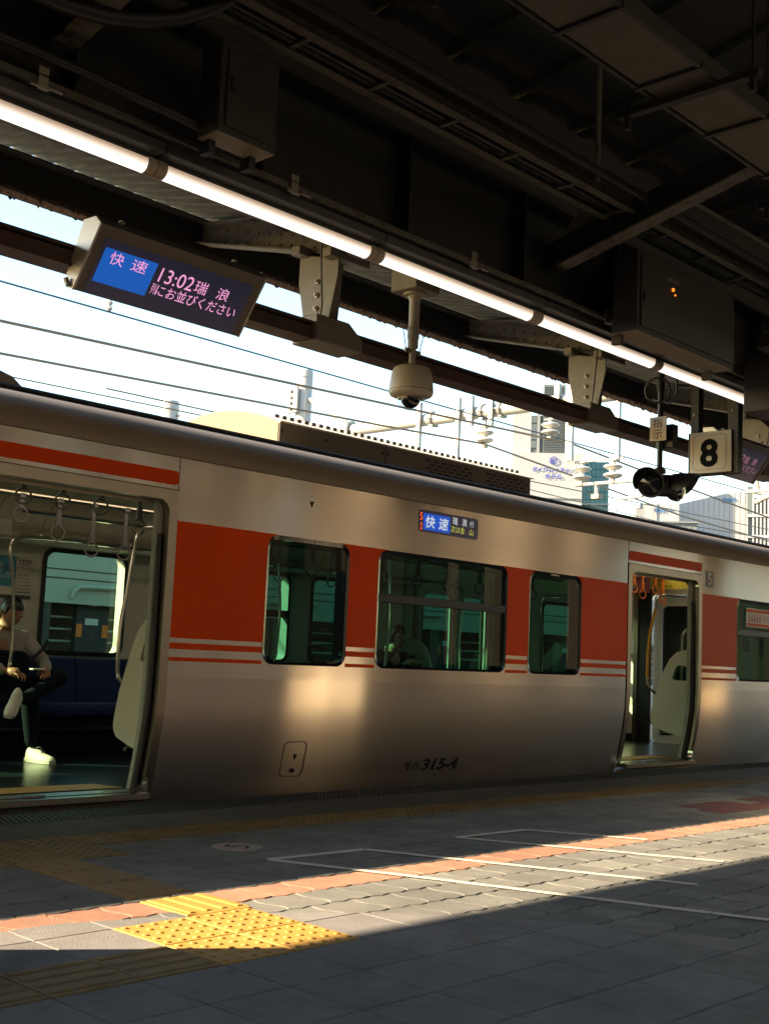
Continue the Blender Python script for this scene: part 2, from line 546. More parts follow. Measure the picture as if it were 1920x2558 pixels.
def text(body, name, material, origin, right, up, width=None, height=None, parent=None, lift=0.0, shear=0.0, spacing=1.0, thick=0.0):
    """flat lettering as a mesh; origin = lower left corner of its box"""
    c = bpy.data.curves.new('t', 'FONT')
    c.body = body
    c.space_character = spacing
    c.shear = shear
    c.resolution_u = 3
    if thick: c.offset = thick
    t = bpy.data.objects.new('t', c)
    C.objects.link(t)
    dg = bpy.context.evaluated_depsgraph_get()
    me = bpy.data.meshes.new_from_object(t.evaluated_get(dg))
    bpy.data.objects.remove(t)
    xs = [v.co.x for v in me.vertices]; ys = [v.co.y for v in me.vertices]
    if not xs: return None
    x0, x1, y0, y1 = min(xs), max(xs), min(ys), max(ys)
    sx = width / (x1 - x0) if width else None
    sy = height / (y1 - y0) if height else None
    sx = sx or sy; sy = sy or sx
    right = Vector(right).normalized(); up = Vector(up).normalized(); nrm = right.cross(up)
    off = wl(parent)
    for v in me.vertices:
        v.co = Vector(origin) + right * (v.co.x - x0) * sx + up * (v.co.y - y0) * sy + nrm * lift - off
    me.materials.clear()
    me.materials.append(MATS[material])
    o = bpy.data.objects.new(name, me)
    C.objects.link(o)
    o.parent = parent
    WLOC[o.name] = off
    return o

def skin_obj(name, joints, edges, material, parent=None, levels=2, root=0):
    """one continuous skinned surface; joints: list of (xyz, radius or (rx,ry))"""
    me = bpy.data.meshes.new(name)
    off = wl(parent)
    me.from_pydata([tuple(Vector(j[0]) - off) for j in joints], edges, [])
    o = bpy.data.objects.new(name, me)
    C.objects.link(o)
    md = o.modifiers.new('skin', 'SKIN')
    for i, j in enumerate(joints):
        r = j[1] if isinstance(j[1], tuple) else (j[1], j[1])
        sv = me.skin_vertices[0].data[i]
        sv.radius = r
        sv.use_root = (i == root)
    md.use_smooth_shade = True
    s = o.modifiers.new('sub', 'SUBSURF')
    s.levels = levels; s.render_levels = levels
    dg = bpy.context.evaluated_depsgraph_get()
    me2 = bpy.data.meshes.new_from_object(o.evaluated_get(dg))
    bpy.data.objects.remove(o)
    me2.materials.clear()
    me2.materials.append(MATS[material])
    for p in me2.polygons: p.use_smooth = True
    o2 = bpy.data.objects.new(name, me2)
    C.objects.link(o2)
    o2.parent = parent
    WLOC[o2.name] = off
    return o2

# ------------------------------------------------------------------ the setting: ground, platform and paving
track = box('track_bed', 'ballast', -600, 900, 6.6, 900, -1.6, -1.15)
tag(track, 'brown stone ballast of the track bed behind the platform', 'track bed', kind='structure')
back_ground = box('ground', 'ballast', -600, 900, -900, -9.0, -1.6, -1.16)
tag(back_ground, 'ground behind the platform', 'ground', kind='structure')
plat = box('platform_base', 'mortar', -30, 42, -8.5, 6.255, -1.5, -0.012)
tag(plat, 'concrete station platform under the paving', 'platform', kind='structure')
coping = box('platform_edge', 'concrete', -30, 42, 6.255, 6.29, -1.5, -0.02, plat)
for yy in (7.25, 8.33, 14.9, 16.0):
    rl = MB().prism([(yy - .06, -1.12), (yy + .06, -1.12), (yy + .06, -1.1), (yy + .012, -1.08), (yy + .012, -1.0), (yy + .035, -.985), (yy + .035, -.95), (yy - .035, -.95), (yy - .035, -.985), (yy - .012, -1.0), (yy - .012, -1.08), (yy - .06, -1.1)], 'x', -60, 120)
    rl.build('rail', 'rail', track)

floor = bpy.data.objects.new('platform_paving', None)
C.objects.link(floor)
WLOC[floor.name] = Vector((0, 0, 0))
tag(floor, 'paved surface of the station platform', 'paving', kind='structure')

ARC = [(-4.0, 3.76), (2.38, 3.755), (2.62, 3.68), (2.90, 3.565), (3.17, 3.43), (3.46, 3.235), (3.66, 3.05), (3.84, 2.83), (4.02, 2.55), (4.15, 2.31), (4.28, 2.04),
       (4.40, 1.7), (4.5, 1.3), (4.56, 0.8), (4.6, -4.0), (-4.0, -4.0)]

def clip(poly, conv):
    """Sutherland-Hodgman against a convex polygon given clockwise"""
    out = poly
    n = len(conv)
    for i in range(n):
        a, b = conv[i], conv[(i + 1) % n]
        def side(p): return (b[0] - a[0]) * (p[1] - a[1]) - (b[1] - a[1]) * (p[0] - a[0])
        inp, out = out, []
        for j in range(len(inp)):
            p, q = inp[j], inp[(j + 1) % len(inp)]
            sp, sq = side(p), side(q)
            if sp <= 0: out.append(p)
            if sp * sq < 0:
                t = sp / (sp - sq)
                out.append((p[0] + t * (q[0] - p[0]), p[1] + t * (q[1] - p[1])))
        if not out: return []
    return out

def tile_mesh(poly, ztop, name, material, ch=0.003, zlow=-0.014):
    """slab with a chamfered top edge, local coordinates"""
    n = len(poly)
    cx = sum(p[0] for p in poly) / n; cy = sum(p[1] for p in poly) / n
    def ins(p, d):
        v = Vector((cx - p[0], cy - p[1])); L = v.length
        return (p[0] + v.x / L * d, p[1] + v.y / L * d)
    lo = [(p[0], p[1], zlow) for p in poly]
    mid = [(p[0], p[1], ztop - ch) for p in poly]
    top = [(*ins(p, ch * 1.4), ztop) for p in poly]
    mb = MB()
    f = [tuple(range(2 * n, 3 * n))]
    for k in (0, n):
        f += [(k + i, k + (i + 1) % n, k + n + (i + 1) % n, k + n + i) for i in range(n)]
    mb.add(lo + mid + top, f)
    return mb.mesh(name, material)

# --- near beige tiles, 0.3 m, cut along the curved border
def in_block(x, y):
    return 2.49 - .01 < x < 3.11 and 2.98 < y < 3.58
sq = [(0.0018, 0.0018), (0.2982, 0.0018), (0.2982, 0.2982), (0.0018, 0.2982)]
full_a = tile_mesh(sq, 0.003, 'floor_tile', 'tile_beige')
full_b = tile_mesh(sq, 0.003, 'floor_tile', 'tile_beige_b')
GX, GY = 2.49, 2.98
for i in range(-8, 8):
    for j in range(-9, 4):
        x, y = GX + .3 * i, GY + .3 * j
        cx, cy = x + .15, y + .15
        if cy > 0.7 and not (0.35 * cy < cx < 2.6 * cy + .3): continue
        if cy <= 0.7: continue
        if (i in (0, 1) and j in (0, 1)) or (j == 0 and i < 0): continue
        P = [(x + a, y + b) for a, b in sq]
        Q = clip(P, ARC)
        if len(Q) < 3: continue
        area = abs(sum(Q[k][0] * Q[(k + 1) % len(Q)][1] - Q[(k + 1) % len(Q)][0] * Q[k][1] for k in range(len(Q)))) / 2
        if area < 0.0012: continue
        if area > 0.0878:
            o = place('floor_tile', random.choice((full_a, full_b)), (x, y, random.uniform(-.0006, .0006)), floor)
            o.rotation_euler = (random.uniform(-.002, .002), random.uniform(-.002, .002), 0)
        else:
            me = tile_mesh([(a - x, b - y) for a, b in Q], 0.003, 'floor_tile', 'tile_beige')
            place('floor_tile', me, (x, y, 0), floor)

# --- tactile tiles
def dot_tile(material, n=5):
    me = tile_mesh(sq, 0.0045, 'tactile_tile', material, 0.0025)
    bm = bmesh.new(); bm.from_mesh(me)
    for a in range(n):
        for b in range(n):
            cx, cy = .3 * (a + .5) / n, .3 * (b + .5) / n
            rings = []
            for (r, z) in ((.0135, .0045), (.0105, .0085), (.006, .0098)):
                rings.append([bm.verts.new((cx + r * math.cos(2 * math.pi * k / 10), cy + r * math.sin(2 * math.pi * k / 10), z)) for k in range(10)])
            for q in range(2):
                for k in range(10):
                    bm.faces.new((rings[q][k], rings[q][(k + 1) % 10], rings[q + 1][(k + 1) % 10], rings[q + 1][k]))
            bm.faces.new(rings[2])
    bm.to_mesh(me); bm.free()
    return me

def bar_tile(material, along):
    me = tile_mesh(sq, 0.0045, 'tactile_tile', material, 0.0025)
    bm = bmesh.new(); bm.from_mesh(me)
    for a in range(4):
        c = .3 * (a + .5) / 4
        lo = [(c - .017, .014), (c + .017, .014), (c + .017, .286), (c - .017, .286)]
        hi = [(c - .009, .020), (c + .009, .020), (c + .009, .280), (c - .009, .280)]
        sw = (lambda p: p) if along == 'y' else (lambda p: (p[1], p[0]))
        A = [bm.verts.new((*sw(p), .0045)) for p in lo]; B = [bm.verts.new((*sw(p), .0095)) for p in hi]
        for k in range(4):
            bm.faces.new((A[k], A[(k + 1) % 4], B[(k + 1) % 4], B[k]))
        bm.faces.new(B)
    bmesh.ops.recalc_face_normals(bm, faces=bm.faces)
    bm.to_mesh(me); bm.free()
    return me
dot_new, dot_old = dot_tile('tactile'), dot_tile('tactile_old')
bar_y, bar_y_shaded, bar_x = bar_tile('tactile', 'y'), bar_tile('tactile_shaded', 'y'), bar_tile('tactile_shaded', 'x')
for i in (0, 1):
    for j in (0, 1):
        place('tactile_tile', dot_new, (GX + .3 * i + .005 * i, GY + .3 * j, .001), floor)
cut = tile_mesh([(0.0, 0.0), (.3, 0.0), (.3, .085), (0.12, .03)], .0045, 'tactile_tile', 'tactile', .0025)
place('tactile_tile', cut, (2.815, 3.583, .001), floor)
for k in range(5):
    if k < 4: place('tactile_tile', bar_y if k == 0 else bar_y_shaded, (2.825 + .002 * k, 3.655 - .055 * (k == 0) + .2995 * k, .0005), floor)
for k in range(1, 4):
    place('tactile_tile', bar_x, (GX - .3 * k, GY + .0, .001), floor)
for k in range(-1, 33):
    x = 3.42 + .3 * k
    place('tactile_tile', dot_old, (x, 5.125, -.0005), floor)
for k in range(-5, -1):
    place('tactile_tile', dot_old, (3.42 + .3 * k, 5.125, -.0005), floor)
for k in range(1, 5):
    place('tactile_tile', dot_old, (3.42 - .3 * k, 4.822, -.0005), floor)

# --- wavy interlocking pavers
PW, PH = 0.225, 0.2157
def fx(x): return .0075 * (abs(((x / PW * 2) % 1) * 2 - 1) * 2 - 1)
def gy(t): return .016 * math.sin(2 * math.pi * t)
def paver_poly(g=.0022, x0=0.0):
    pts = []
    n = 9
    for i in range(n): pts.append((PW * i / (n - 1), fx(PW * i / (n - 1)) + g))
    for i in range(1, 6): pts.append((PW + gy(i / 6), PH * i / 6))
    for i in range(n - 1, -1, -1): pts.append((PW * i / (n - 1), PH + fx(PW * i / (n - 1)) - g))
    for i in range(5, 0, -1): pts.append((gy(i / 6), PH * i / 6))
    return [(min(max(p[0], -1), 2) + (g if k >= 23 - 0 else 0) - (g if 9 <= k <= 13 else 0), p[1]) for k, p in enumerate(pts)]
PP = paver_poly()
pav = {k: tile_mesh(PP, 0.0, 'paver', k, .004) for k in ('paver_grey', 'paver_grey_b', 'paver_grey_c', 'paver_pink', 'paver_red')}
cand = []
STAIN = [(7.86, 4.11), (8.3, 4.05), (9.1, 4.25), (9.3, 4.62), (8.4, 4.62), (8.0, 4.52)]
for row in range(-9, 7):
    y = 3.70 + PH * row
    for i in range(0, 60):
        x = 1.5 + PW * i + (PW / 2 if row % 2 else 0) + .035
        cx, cy = x + PW / 2, y + PH / 2
        if cy < 1.0 or not (0.48 * cy - .3 < cx < 2.2 * cy + .3): continue
        if inside((cx, cy), ARC) and inside((cx + .12, cy + .12), ARC) and inside((cx + .12, cy - .1), ARC) and inside((cx - .1, cy + .12), ARC): continue
        if 2.93 < cx < 3.02 and cy > 3.6: continue
        if y > 5.02: continue
        if 4.93 < cy and cx < 3.28: continue
        k = 'paver_pink' if row == 0 else ('paver_red' if inside((cx, cy), STAIN) and random.random() < .72 else random.choice(('paver_grey', 'paver_grey', 'paver_grey_b', 'paver_grey_c')))
        cand.append((math.hypot(cx, cy) , x, y, k))
cand.sort()
for d, x, y, k in cand[:300]:
    o = place('paver', pav[k], (x, y, random.uniform(-.0012, .0008)), floor)
    o.rotation_euler = (random.uniform(-.007, .007), random.uniform(-.007, .007), 0)
bm = bmesh.new()
mats = ['paver_grey', 'paver_grey_b', 'paver_grey_c', 'paver_pink', 'paver_red']
for d, x, y, k in cand[300:]:
    nv = len(bm.verts); nf = len(bm.faces)
    bm.from_mesh(pav[k]); bm.verts.ensure_lookup_table(); bm.faces.ensure_lookup_table()
    dz = random.uniform(-.0015, .001)
    for v in bm.verts[nv:]: v.co += Vector((x, y, dz))
    for f in bm.faces[nf:]: f.material_index = mats.index(k)
me = bpy.data.meshes.new('far_pavers'); bm.to_mesh(me); bm.free()
for k in mats: me.materials.append(MATS[k])
o = bpy.data.objects.new('far_pavers', me); C.objects.link(o); o.parent = floor; o['kind'] = 'stuff'

# --- concrete slabs beside the edge and the ribbed black rubber mat
sl = tile_mesh([(.002, .002), (.896, .002), (.896, .5), (.002, .5)], 0.002, 'concrete_slab', 'slab')
for k in range(-1, 13):
    place('concrete_slab', sl, (3.05 + .9 * k, 5.428, random.uniform(-.001, .001)), floor)
box('rubber_mat', 'mat_rubber', 1.5, 16, 5.932, 6.262, -.02, .004, floor)
mb = MB()
for i in range(0, 400):
    for j in range(6):
        x = 2.6 + i * .036 + (.018 if j % 2 else 0); y = 5.945 + j * .054
        w = .006
        mb.add([(x - .004, y, .0035), (x + .010, y, .0035), (x + .024, y + .042, .0035), (x + .010, y + .042, .0035),
                (x - .001, y + .004, .012), (x + .007, y + .004, .012), (x + .021, y + .038, .012), (x + .013, y + .038, .012)],
               [(4, 5, 6, 7), (0, 1, 5, 4), (1, 2, 6, 5), (2, 3, 7, 6), (3, 0, 4, 7)])
o = mb.build('rubber_ridges', 'mat_rubber', floor); o['kind'] = 'stuff'

# --- painted waiting lines and the numbered disc
def line_strip(pts, w=.05):
    for (a, b) in zip(pts[:-1], pts[1:]):
        a, b = Vector(a), Vector(b)
        d = (b - a).normalized(); n = Vector((-d.y, d.x)) * w / 2
        L = (b - a).length; k = max(1, int(L / .22))
        for i in range(k):
            p, q = a + d * (L * i / k + .002), a + d * (L * (i + 1) / k - .002)
            j = random.uniform(-.003, .003)
            MB().add([(*(p + n), .0035), (*(p - n), .0035), (*(q - n), .0035 + j * .2), (*(q + n), .0035 + j * .2)], [(0, 1, 2, 3)]).build('white_line', 'white_line', floor)
line_strip([(5.86, 3.08), (5.25, 4.365), (5.87, 4.345), (6.19, 3.73)])
line_strip([(4.66, 2.24), (4.42, 2.9), (4.19, 3.56), (3.88, 4.365), (4.5, 4.335), (5.12, 2.82)])
dm = MB().lathe([(.125, .001), (.125, .0045)], (3.985, 4.72, 0), 32)
dm.build('number_disc', 'disc_white', floor)
up5 = Vector((-.47, .88, 0)).normalized(); rt5 = Vector((.88, .47, 0))
text('5', 'number', 'ink', Vector((3.985, 4.72, .0055)) - up5 * .065 - rt5 * .04, rt5, up5, width=.085, height=.13, parent=floor)

# ------------------------------------------------------------------ the train car
TY = 6.34                    # near side plane
FY = 9.24                    # far side plane
CX0, CX1 = -5.7, 13.72       # car ends
train = empty('train_car', (7.0, 7.79, -1.0), 'silver commuter train car with an orange band, its doors open at the platform', 'train')
DOORS = [(3.26, 4.69), (10.085, 11.515)]
OPEN = [(3.325, 4.625), (10.15, 11.45)]
WINS = [(-.22, 1.38), (1.67, 2.474), (5.476, 6.28), (6.59, 8.19), (8.50, 9.30), (12.29, 13.60)]
WZ0, WZ1 = 0.889, 1.789
PROFILE = [(.787, .0), (.70, .0024), (.62, .0062), (.545, .0125), (.47, .0215), (.39, .0335), (.30, .049), (.20, .069), (.10, .091), (.0, .115), (-.25, .175)]
def prof(z):                 # y of the outer skin at height z
    if z >= .787: return TY
    for (za, oa_), (zb_, ob_) in zip(PROFILE[:-1], PROFILE[1:]):
        if z >= zb_: return TY + oa_ + (ob_ - oa_) * (za - z) / (za - zb_)
    return TY + .175
side_holes = [rrect(a, b, WZ0, WZ1, .095) for a, b in WINS]
def door_poly(a, b, z0=.06, r=.085):
    return [(a, z0), (b, z0)] + [(b - r + r * math.cos(R(t)), 1.918 - r + r * math.sin(R(t))) for t in range(0, 91, 15)] + [(a + r + r * math.cos(R(t)), 1.918 - r + r * math.sin(R(t))) for t in range(90, 181, 15)]
# upper side panels between the doors, each a sheet with window openings
for (a, b) in ((CX0, 3.26), (4.69, 10.085), (11.515, CX1)):
    hs = [h for h, w in zip(side_holes, WINS) if a < w[0] < b]
    sheet([(a, .787), (b, .787), (b, 2.205), (a, 2.205)], hs, lambda p, q: (p, TY, q)).build('side_panel', 'steel', train)
    MB().extrude_open([(TY + o_, z_) for z_, o_ in PROFILE], 'x', a, b).build('lower_panel', 'steel', train, smooth=True)
for (a, b) in DOORS:
    MB().extrude_open([(TY + .006, .029), (TY + .10, .0), (TY + .13, -.25)], 'x', a, b).build('lower_panel', 'steel', train)
for (a, b) in DOORS:         # panel above each door
    MB().add([(a, TY, 1.99), (b, TY, 1.99), (b, TY, 2.205), (a, TY, 2.205)], [(0, 1, 2, 3)]).build('door_header', 'steel', train)
# roof: rounded shoulder and shallow crown
rp = [(TY, 2.205)]
for t in range(0, 79, 6):
    rp.append((TY + .34 - .34 * math.cos(R(t)), 2.15 + .055 * (t < 1) + .34 * math.sin(R(t)) if t else 2.206))
rp += [(6.85, 2.52), (7.2, 2.56), (7.79, 2.585), (8.38, 2.56), (8.73, 2.52)]
rp += [(2 * 7.79 - p[0], p[1]) for p in rp[:-5][::-1]]
MB().extrude_open(rp, 'x', CX0, CX1).build('roof', 'roof_steel', train, smooth=True)
MB().tube([(CX0, 6.60, 2.495), (CX1, 6.60, 2.495)], .016, 6).build('rain_gutter', 'black_paint', train)
box('cantrail_seam', 'seam', CX0, CX1, TY - .002, TY + .01, 2.203, 2.208, train)
for x in (4.688, 10.083, 11.517, 3.258):
    box('panel_seam', 'seam', x - .002, x + .002, TY - .002, TY + .01, .79, 2.2, train) if x == 10.083 or x == 4.688 else None
# far side
far_wins = [(5.40, 6.22), (6.59, 8.19), (8.50, 9.30), (12.50, 13.40), (-1.3, -.5), (-.2, 1.4), (1.7, 2.5)]
fh = [rrect(a, b, WZ0, 1.76, .09) for a, b in far_wins]
fd = []
for (a, b) in DOORS:
    mid = (a + b) / 2
    fd += [rrect(a + .15, mid - .09, .80, 1.72, .07), rrect(mid + .09, b - .15, .80, 1.72, .07)]
sheet([(CX0, .0), (CX1, .0), (CX1, 2.205), (CX0, 2.205)], fh + [rrect(a + .1, b - .1, .76, 1.76, .05) for a, b in DOORS], lambda p, q: (p, FY, q)).build('far_side_panel', 'steel', train)
lin = sheet([(CX0, .05), (CX1, .05), (CX1, 2.18), (CX0, 2.18)], fh + fd, lambda p, q: (p, 9.12, q))
for h in fh: ring(lin, h, h, lambda p, q: (p, 9.12, q), lambda p, q: (p, FY, q))
for h in fd: ring(lin, h, h, lambda p, q: (p, 9.12, q), lambda p, q: (p, 9.14, q))
lin.build('far_lining', 'lining', train)
for (a, b) in DOORS:         # closed far doors: frame lines, window surrounds
    mid = (a + b) / 2
    box('far_door_gap', 'black_rubber', mid - .012, mid + .012, 9.112, 9.121, .07, 1.92, train)
    for (p, q) in ((a + .06, mid - .02), (mid + .02, b - .06)):
        f = MB(); ring(f, rrect(p + .07, q - .05, .78, 1.74, .085), rrect(p + .095, q - .075, .805, 1.715, .07), lambda x, z: (x, 9.108, z), lambda x, z: (x, 9.112, z))
        f.build('far_door_window_frame', 'chrome', train)
    for x in (a + .03, b - .03):
        box('far_door_frame', 'steel_trim', x - .03, x + .03, 9.09, 9.119, .07, 1.97, train, bevel=.004)
    box('far_door_header', 'cream', a, b, 9.05, 9.118, 1.97, 2.12, train, bevel=.01)
for h in fh + fd:
    g = MB(); g.add([(p[0], 9.225 if h in fh else 9.13, p[1]) for p in h], [tuple(range(len(h)))]); g.build('far_window_pane', 'far_glass', train)
for (a, b) in far_wins:
    f = MB(); ring(f, rrect(a - .02, b + .02, WZ0 - .02, 1.78, .105), rrect(a + .02, b - .02, WZ0 + .02, 1.74, .075), lambda x, z: (x, 9.108, z), lambda x, z: (x, 9.10, z))
    f.build('far_window_frame', 'black_rubber', train)
    if b - a > 1.2: box('far_window_transom', 'black_rubber', a, b, 9.10, 9.20, 1.33, 1.40, train)
box('far_window_transom', 'black_rubber', 12.50, 13.40, 9.10, 9.2, 1.27, 1.36, train)
# near windows: black rounded frame, pane, transom
for (a, b) in WINS:
    h0 = rrect(a, b, WZ0, WZ1, .095); h1 = rrect(a + .022, b - .022, WZ0 + .02, WZ1 - .03, .08)
    f = MB()
    ring(f, h0, h1, lambda x, z: (x, TY - .004, z), lambda x, z: (x, TY + .004, z))
    ring(f, h0, h0, lambda x, z: (x, TY - .004, z), lambda x, z: (x, TY + .02, z))
    ring(f, h1, h1, lambda x, z: (x, TY + .004, z), lambda x, z: (x, TY + .05, z))
    w = f.build('window', 'black_gloss', train)
    g = MB(); g.add([(p[0], TY + .008, p[1]) for p in h1], [tuple(range(len(h1)))]); g.build('pane', 'win_glass', w)
    if b - a > 1.2: box('transom', 'black_rubber', a + .018, b - .018, TY + .001, TY + .05, 1.39, 1.455, w, bevel=.003)
for x in (5.98, 8.87):
    box('window_tag', 'sign_white', x - .06, x + .06, TY - .0065, TY - .003, 1.765, 1.777, train)
# near inner lining with the same openings
nh = [rrect(a + .01, b - .01, WZ0 + .01, 1.76, .09) for a, b in WINS]
nl = sheet([(CX0, .05), (CX1, .05), (CX1, 2.18), (CX0, 2.18)], nh + [door_poly(a - .02, b + .02, .066) for a, b in OPEN], lambda p, q: (p, 6.47, q))
nl.build('near_lining', 'lining', train)
# doorways
for di, ((a, b), (oa, ob)) in enumerate(zip(DOORS, OPEN)):
    outer = [(a, .03), (b, .03), (b, 1.99), (a, 1.99)]
    hole = door_poly(oa, ob, .0301, .085)
    f = sheet(outer, [hole], lambda p, q: (p, prof(q) - .006, q))
    # follow the tucked-in lower body
    add = MB()
    zs = [.03, .1, .2, .3, .39, .47, .545, .62, .70, .787]
    for (xa, xb) in ((a, oa), (ob, b)):
        add.add([(xa, prof(z) - .008, z) for z in zs] + [(xb, prof(z) - .008, z) for z in zs], [(i, i + 1, len(zs) + i + 1, len(zs) + i) for i in range(len(zs) - 1)])
    f2 = sheet([(a, .787), (b, .787), (b, 1.99), (a, 1.99)], [[(oa, .7871)] + [(ob, .7871)] + door_poly(oa, ob)[2:]], lambda p, q: (p, TY - .008, q))
    f2.add(add.v, add.f)
    for side in (oa, ob):
        f2.add([(side, prof(z) - .008, z) for z in zs + [1.85]] + [(side, 6.47, z) for z in zs + [1.85]], [(i, i + 1, len(zs) + 2 + i, len(zs) + 1 + i) for i in range(len(zs))])
    dp = door_poly(oa, ob)[2:]
    f2.add([(p[0], TY - .008, p[1]) for p in dp] + [(p[0], 6.47, p[1]) for p in dp], [(i, i + 1, len(dp) + i + 1, len(dp) + i) for i in range(len(dp) - 1)])
    fr = f2.build('door_frame', 'steel_trim', train)
    MB().tube([(ob - .02, 6.40, 1.70)] + [(ob - .02, prof(z) + .05, z) for z in (1.3, .787, .545, .3, .07)], .017, 6).build('door_seal', 'black_rubber', train)
    MB().tube([(oa - .004, 6.42, 1.83)] + [(oa - .004, prof(z) + .06, z) for z in (1.3, .787, .545, .3, .07)], .012, 6).build('door_seal', 'black_rubber', train)
    # retracted leaves: mostly inside the wall pocket
    for (xa, xb) in ((ob - .052, ob + .56), (oa - .6, oa - .002)):
        lf = MB(); zs2 = [.075, .2, .3, .42, .545, .66, .787, 1.91]
        for yy in (0, 1): pass
        vs = []
        for z in zs2:
            y0 = prof(z) + .062
            vs += [(xa, y0, z), (xb, y0, z), (xb, y0 + .034, z), (xa, y0 + .034, z)]
        fs = []
        for i in range(len(zs2) - 1):
            for j in range(4): fs.append((i * 4 + j, i * 4 + (j + 1) % 4, i * 4 + 4 + (j + 1) % 4, i * 4 + 4 + j))
        fs += [(3, 2, 1, 0), tuple(len(zs2) * 4 - 4 + j for j in range(4))]
        lf.add(vs, fs).build('door_leaf', 'door_edge', train)
    scr = MB()
    for z in (.2, .42, .66, .9, 1.15, 1.4, 1.65): scr.lathe([(.004, 0), (.004, -.002)], (ob - .054 + .0, prof(z) + .079, z), 8, 'x')
    scr.build('leaf_screw', 'seam', train)
    mbb = MB().prism([(6.335, .026), (6.46, .03), (6.53, .066), (6.53, .072), (6.335, .062)], 'x', oa - .02, ob - .006)
    mbb.build('door_sill', 'steel_trim', train, bevel=.004)
    box('sill_groove', 'seam', oa, ob - .01, 6.40, 6.412, .0655, .0685, train)
    box('door_guide', 'strap_grey', (oa + ob) / 2 - .2, (oa + ob) / 2 - .06, 6.395, 6.42, .067, .078, train, bevel=.002)
    # curved kick plate at the foot of the frame
    kp = MB()
    pts = [(ob - .085 + .085 * math.sin(R(t)), .067 + .085 * (1 - math.cos(R(t)))) for t in range(0, 91, 15)]
    kp.add([(p[0], 6.385, p[1]) for p in pts] + [(p[0], 6.47, p[1]) for p in pts] + [(ob + .01, 6.385, .067), (ob + .01, 6.47, .067)], [(i, i + 1, 8 + i, 7 + i) for i in range(6)] + [(*range(7), 14)])
    kp.build('kick_plate', 'chrome', train)
    MB().add([(oa + .03, 6.60, .0715), (ob - .02, 6.60, .0715), (ob - .09, 6.86, .0715), (oa + .1, 6.86, .0715)], [(0, 1, 2, 3)]).build('yellow_floor_strip', 'yellow_floor', train)
    # orange bar above the door
    pb = rrect(a + .005, b - .005, 2.02, 2.112, .028, 4)
    MB().add([(p[0], TY - .003, p[1]) for p in pb], [tuple(range(len(pb)))]).build('orange_bar', 'orange', train)
    box('header_seam', 'seam', a, b, TY - .011, TY, 1.986, 1.991, train)
# orange band and stripes: vinyl sheets with the window openings cut out
for (a, b) in ((CX0, 3.255), (4.695, 10.08), (11.52, CX1)):
    hs = [rrect(w[0] - .003, w[1] + .003, WZ0 - .003, WZ1 + .001, .097) for w in WINS if a < w[0] < b]
    def strip(z0, z1):
        segs = []
        cur = a
        for w in [w for w in WINS if a < w[0] < b] + [None]:
            e = w[0] - .002 if w else b
            segs.append((cur, e)); cur = w[1] + .002 if w else b
        for (p, q) in segs:
            MB().add([(p, TY - .0025, z0), (q, TY - .0025, z0), (q, TY - .0025, z1), (p, TY - .0025, z1)], [(0, 1, 2, 3)]).build('orange_stripe', 'orange', train)
    bh = []
    for w in WINS:
        if a < w[0] < b:
            rr = [p for p in rrect(w[0] - .003, w[1] + .003, WZ0 - .003, WZ1 - .001, .097)]
            bh.append(rr)
    sh = sheet([(a, 1.037), (b, 1.037), (b, 1.792), (a, 1.792)], [], lambda p, q: (p, TY - .0025, q))
    # cut the band around the windows
    V = []
    cur = a
    for w in [w for w in WINS if a < w[0] < b] + [None]:
        e = w[0] if w else b
        tl = [(cur, 1.037), (e, 1.037)]
        if w: tl += [(e + .095 - .095 * math.cos(R(t)), WZ1 - .095 + .095 * math.sin(R(t))) for t in range(0, 91, 15)]
        tl += [((e + .095) if w else e, 1.792), ((cur - .095) if cur != a else cur, 1.792)]
        if cur != a: tl += [(cur - .095 + .095 * math.cos(R(t)), WZ1 - .095 + .095 * math.sin(R(t))) for t in range(90, -1, -15)]
        sheet(tl, [], lambda p, q: (p, TY - .0025, q)).build('orange_band', 'orange', train)
        if w: cur = w[1]
    strip(.966, 1.006); strip(.889, .914)
# side marks: triangles, number plate, lettering, service hatch, display
MB().add([(5.85, TY - .003, 2.063), (5.892, TY - .003, 2.063), (5.871, TY - .003, 2.02)], [(0, 1, 2)]).build('triangle_mark', 'ink', train)
hp = rrect(5.765, 5.985, .105, .355, .04, 5); hq = rrect(5.771, 5.979, .111, .349, .035, 5)
hm = MB(); ring(hm, hp, hq, lambda x, z: (x + (z - .23) * .0, prof(z) - .003, z), lambda x, z: (x, prof(z) - .003, z))
hm.build('service_hatch', 'seam', train)
MB().add([(5.868, prof(.26) - .004, .262), (5.903, prof(.26) - .004, .262), (5.885, prof(.22) - .004, .222)], [(0, 1, 2)]).build('triangle_mark', 'ink', train)
MB().add([(5.862, prof(.14) - .004, .135), (5.902, prof(.14) - .004, .135), (5.902, prof(.165) - .004, .162), (5.862, prof(.165) - .004, .162)], [(0, 1, 2, 3)]).build('hatch_lock', 'ink', train)
upl = Vector((0, -.105, .545)).normalized()
text('サハ', 'car_lettering', 'ink', (7.06, prof(.105) - .003, .105), (1, 0, 0), upl, width=.175, height=.068, parent=train, thick=.02)
text('315-4', 'car_lettering', 'ink', (7.265, prof(.1) - .003, .098), (1, 0, 0), upl, width=.44, height=.095, parent=train, shear=.18, thick=.022)
pl = rrect(11.595, 11.76, 1.868, 2.04, .012, 3)
o = MB().add([(p[0], TY - .003, p[1]) for p in pl], [tuple(range(len(pl)))]).build('car_number_plate', 'plate_dark', train)
text('5', 'number', 'sign_white', (11.637, TY - .0045, 1.89), (1, 0, 0), (0, 0, 1), width=.085, height=.13, parent=o, thick=.02)
dp = rrect(7.025, 7.762, 1.974, 2.15, .03, 4)
led = MB().add([(p[0], TY - .004, p[1]) for p in dp], [tuple(range(len(dp)))]).build('destination_display', 'screen_black', train)
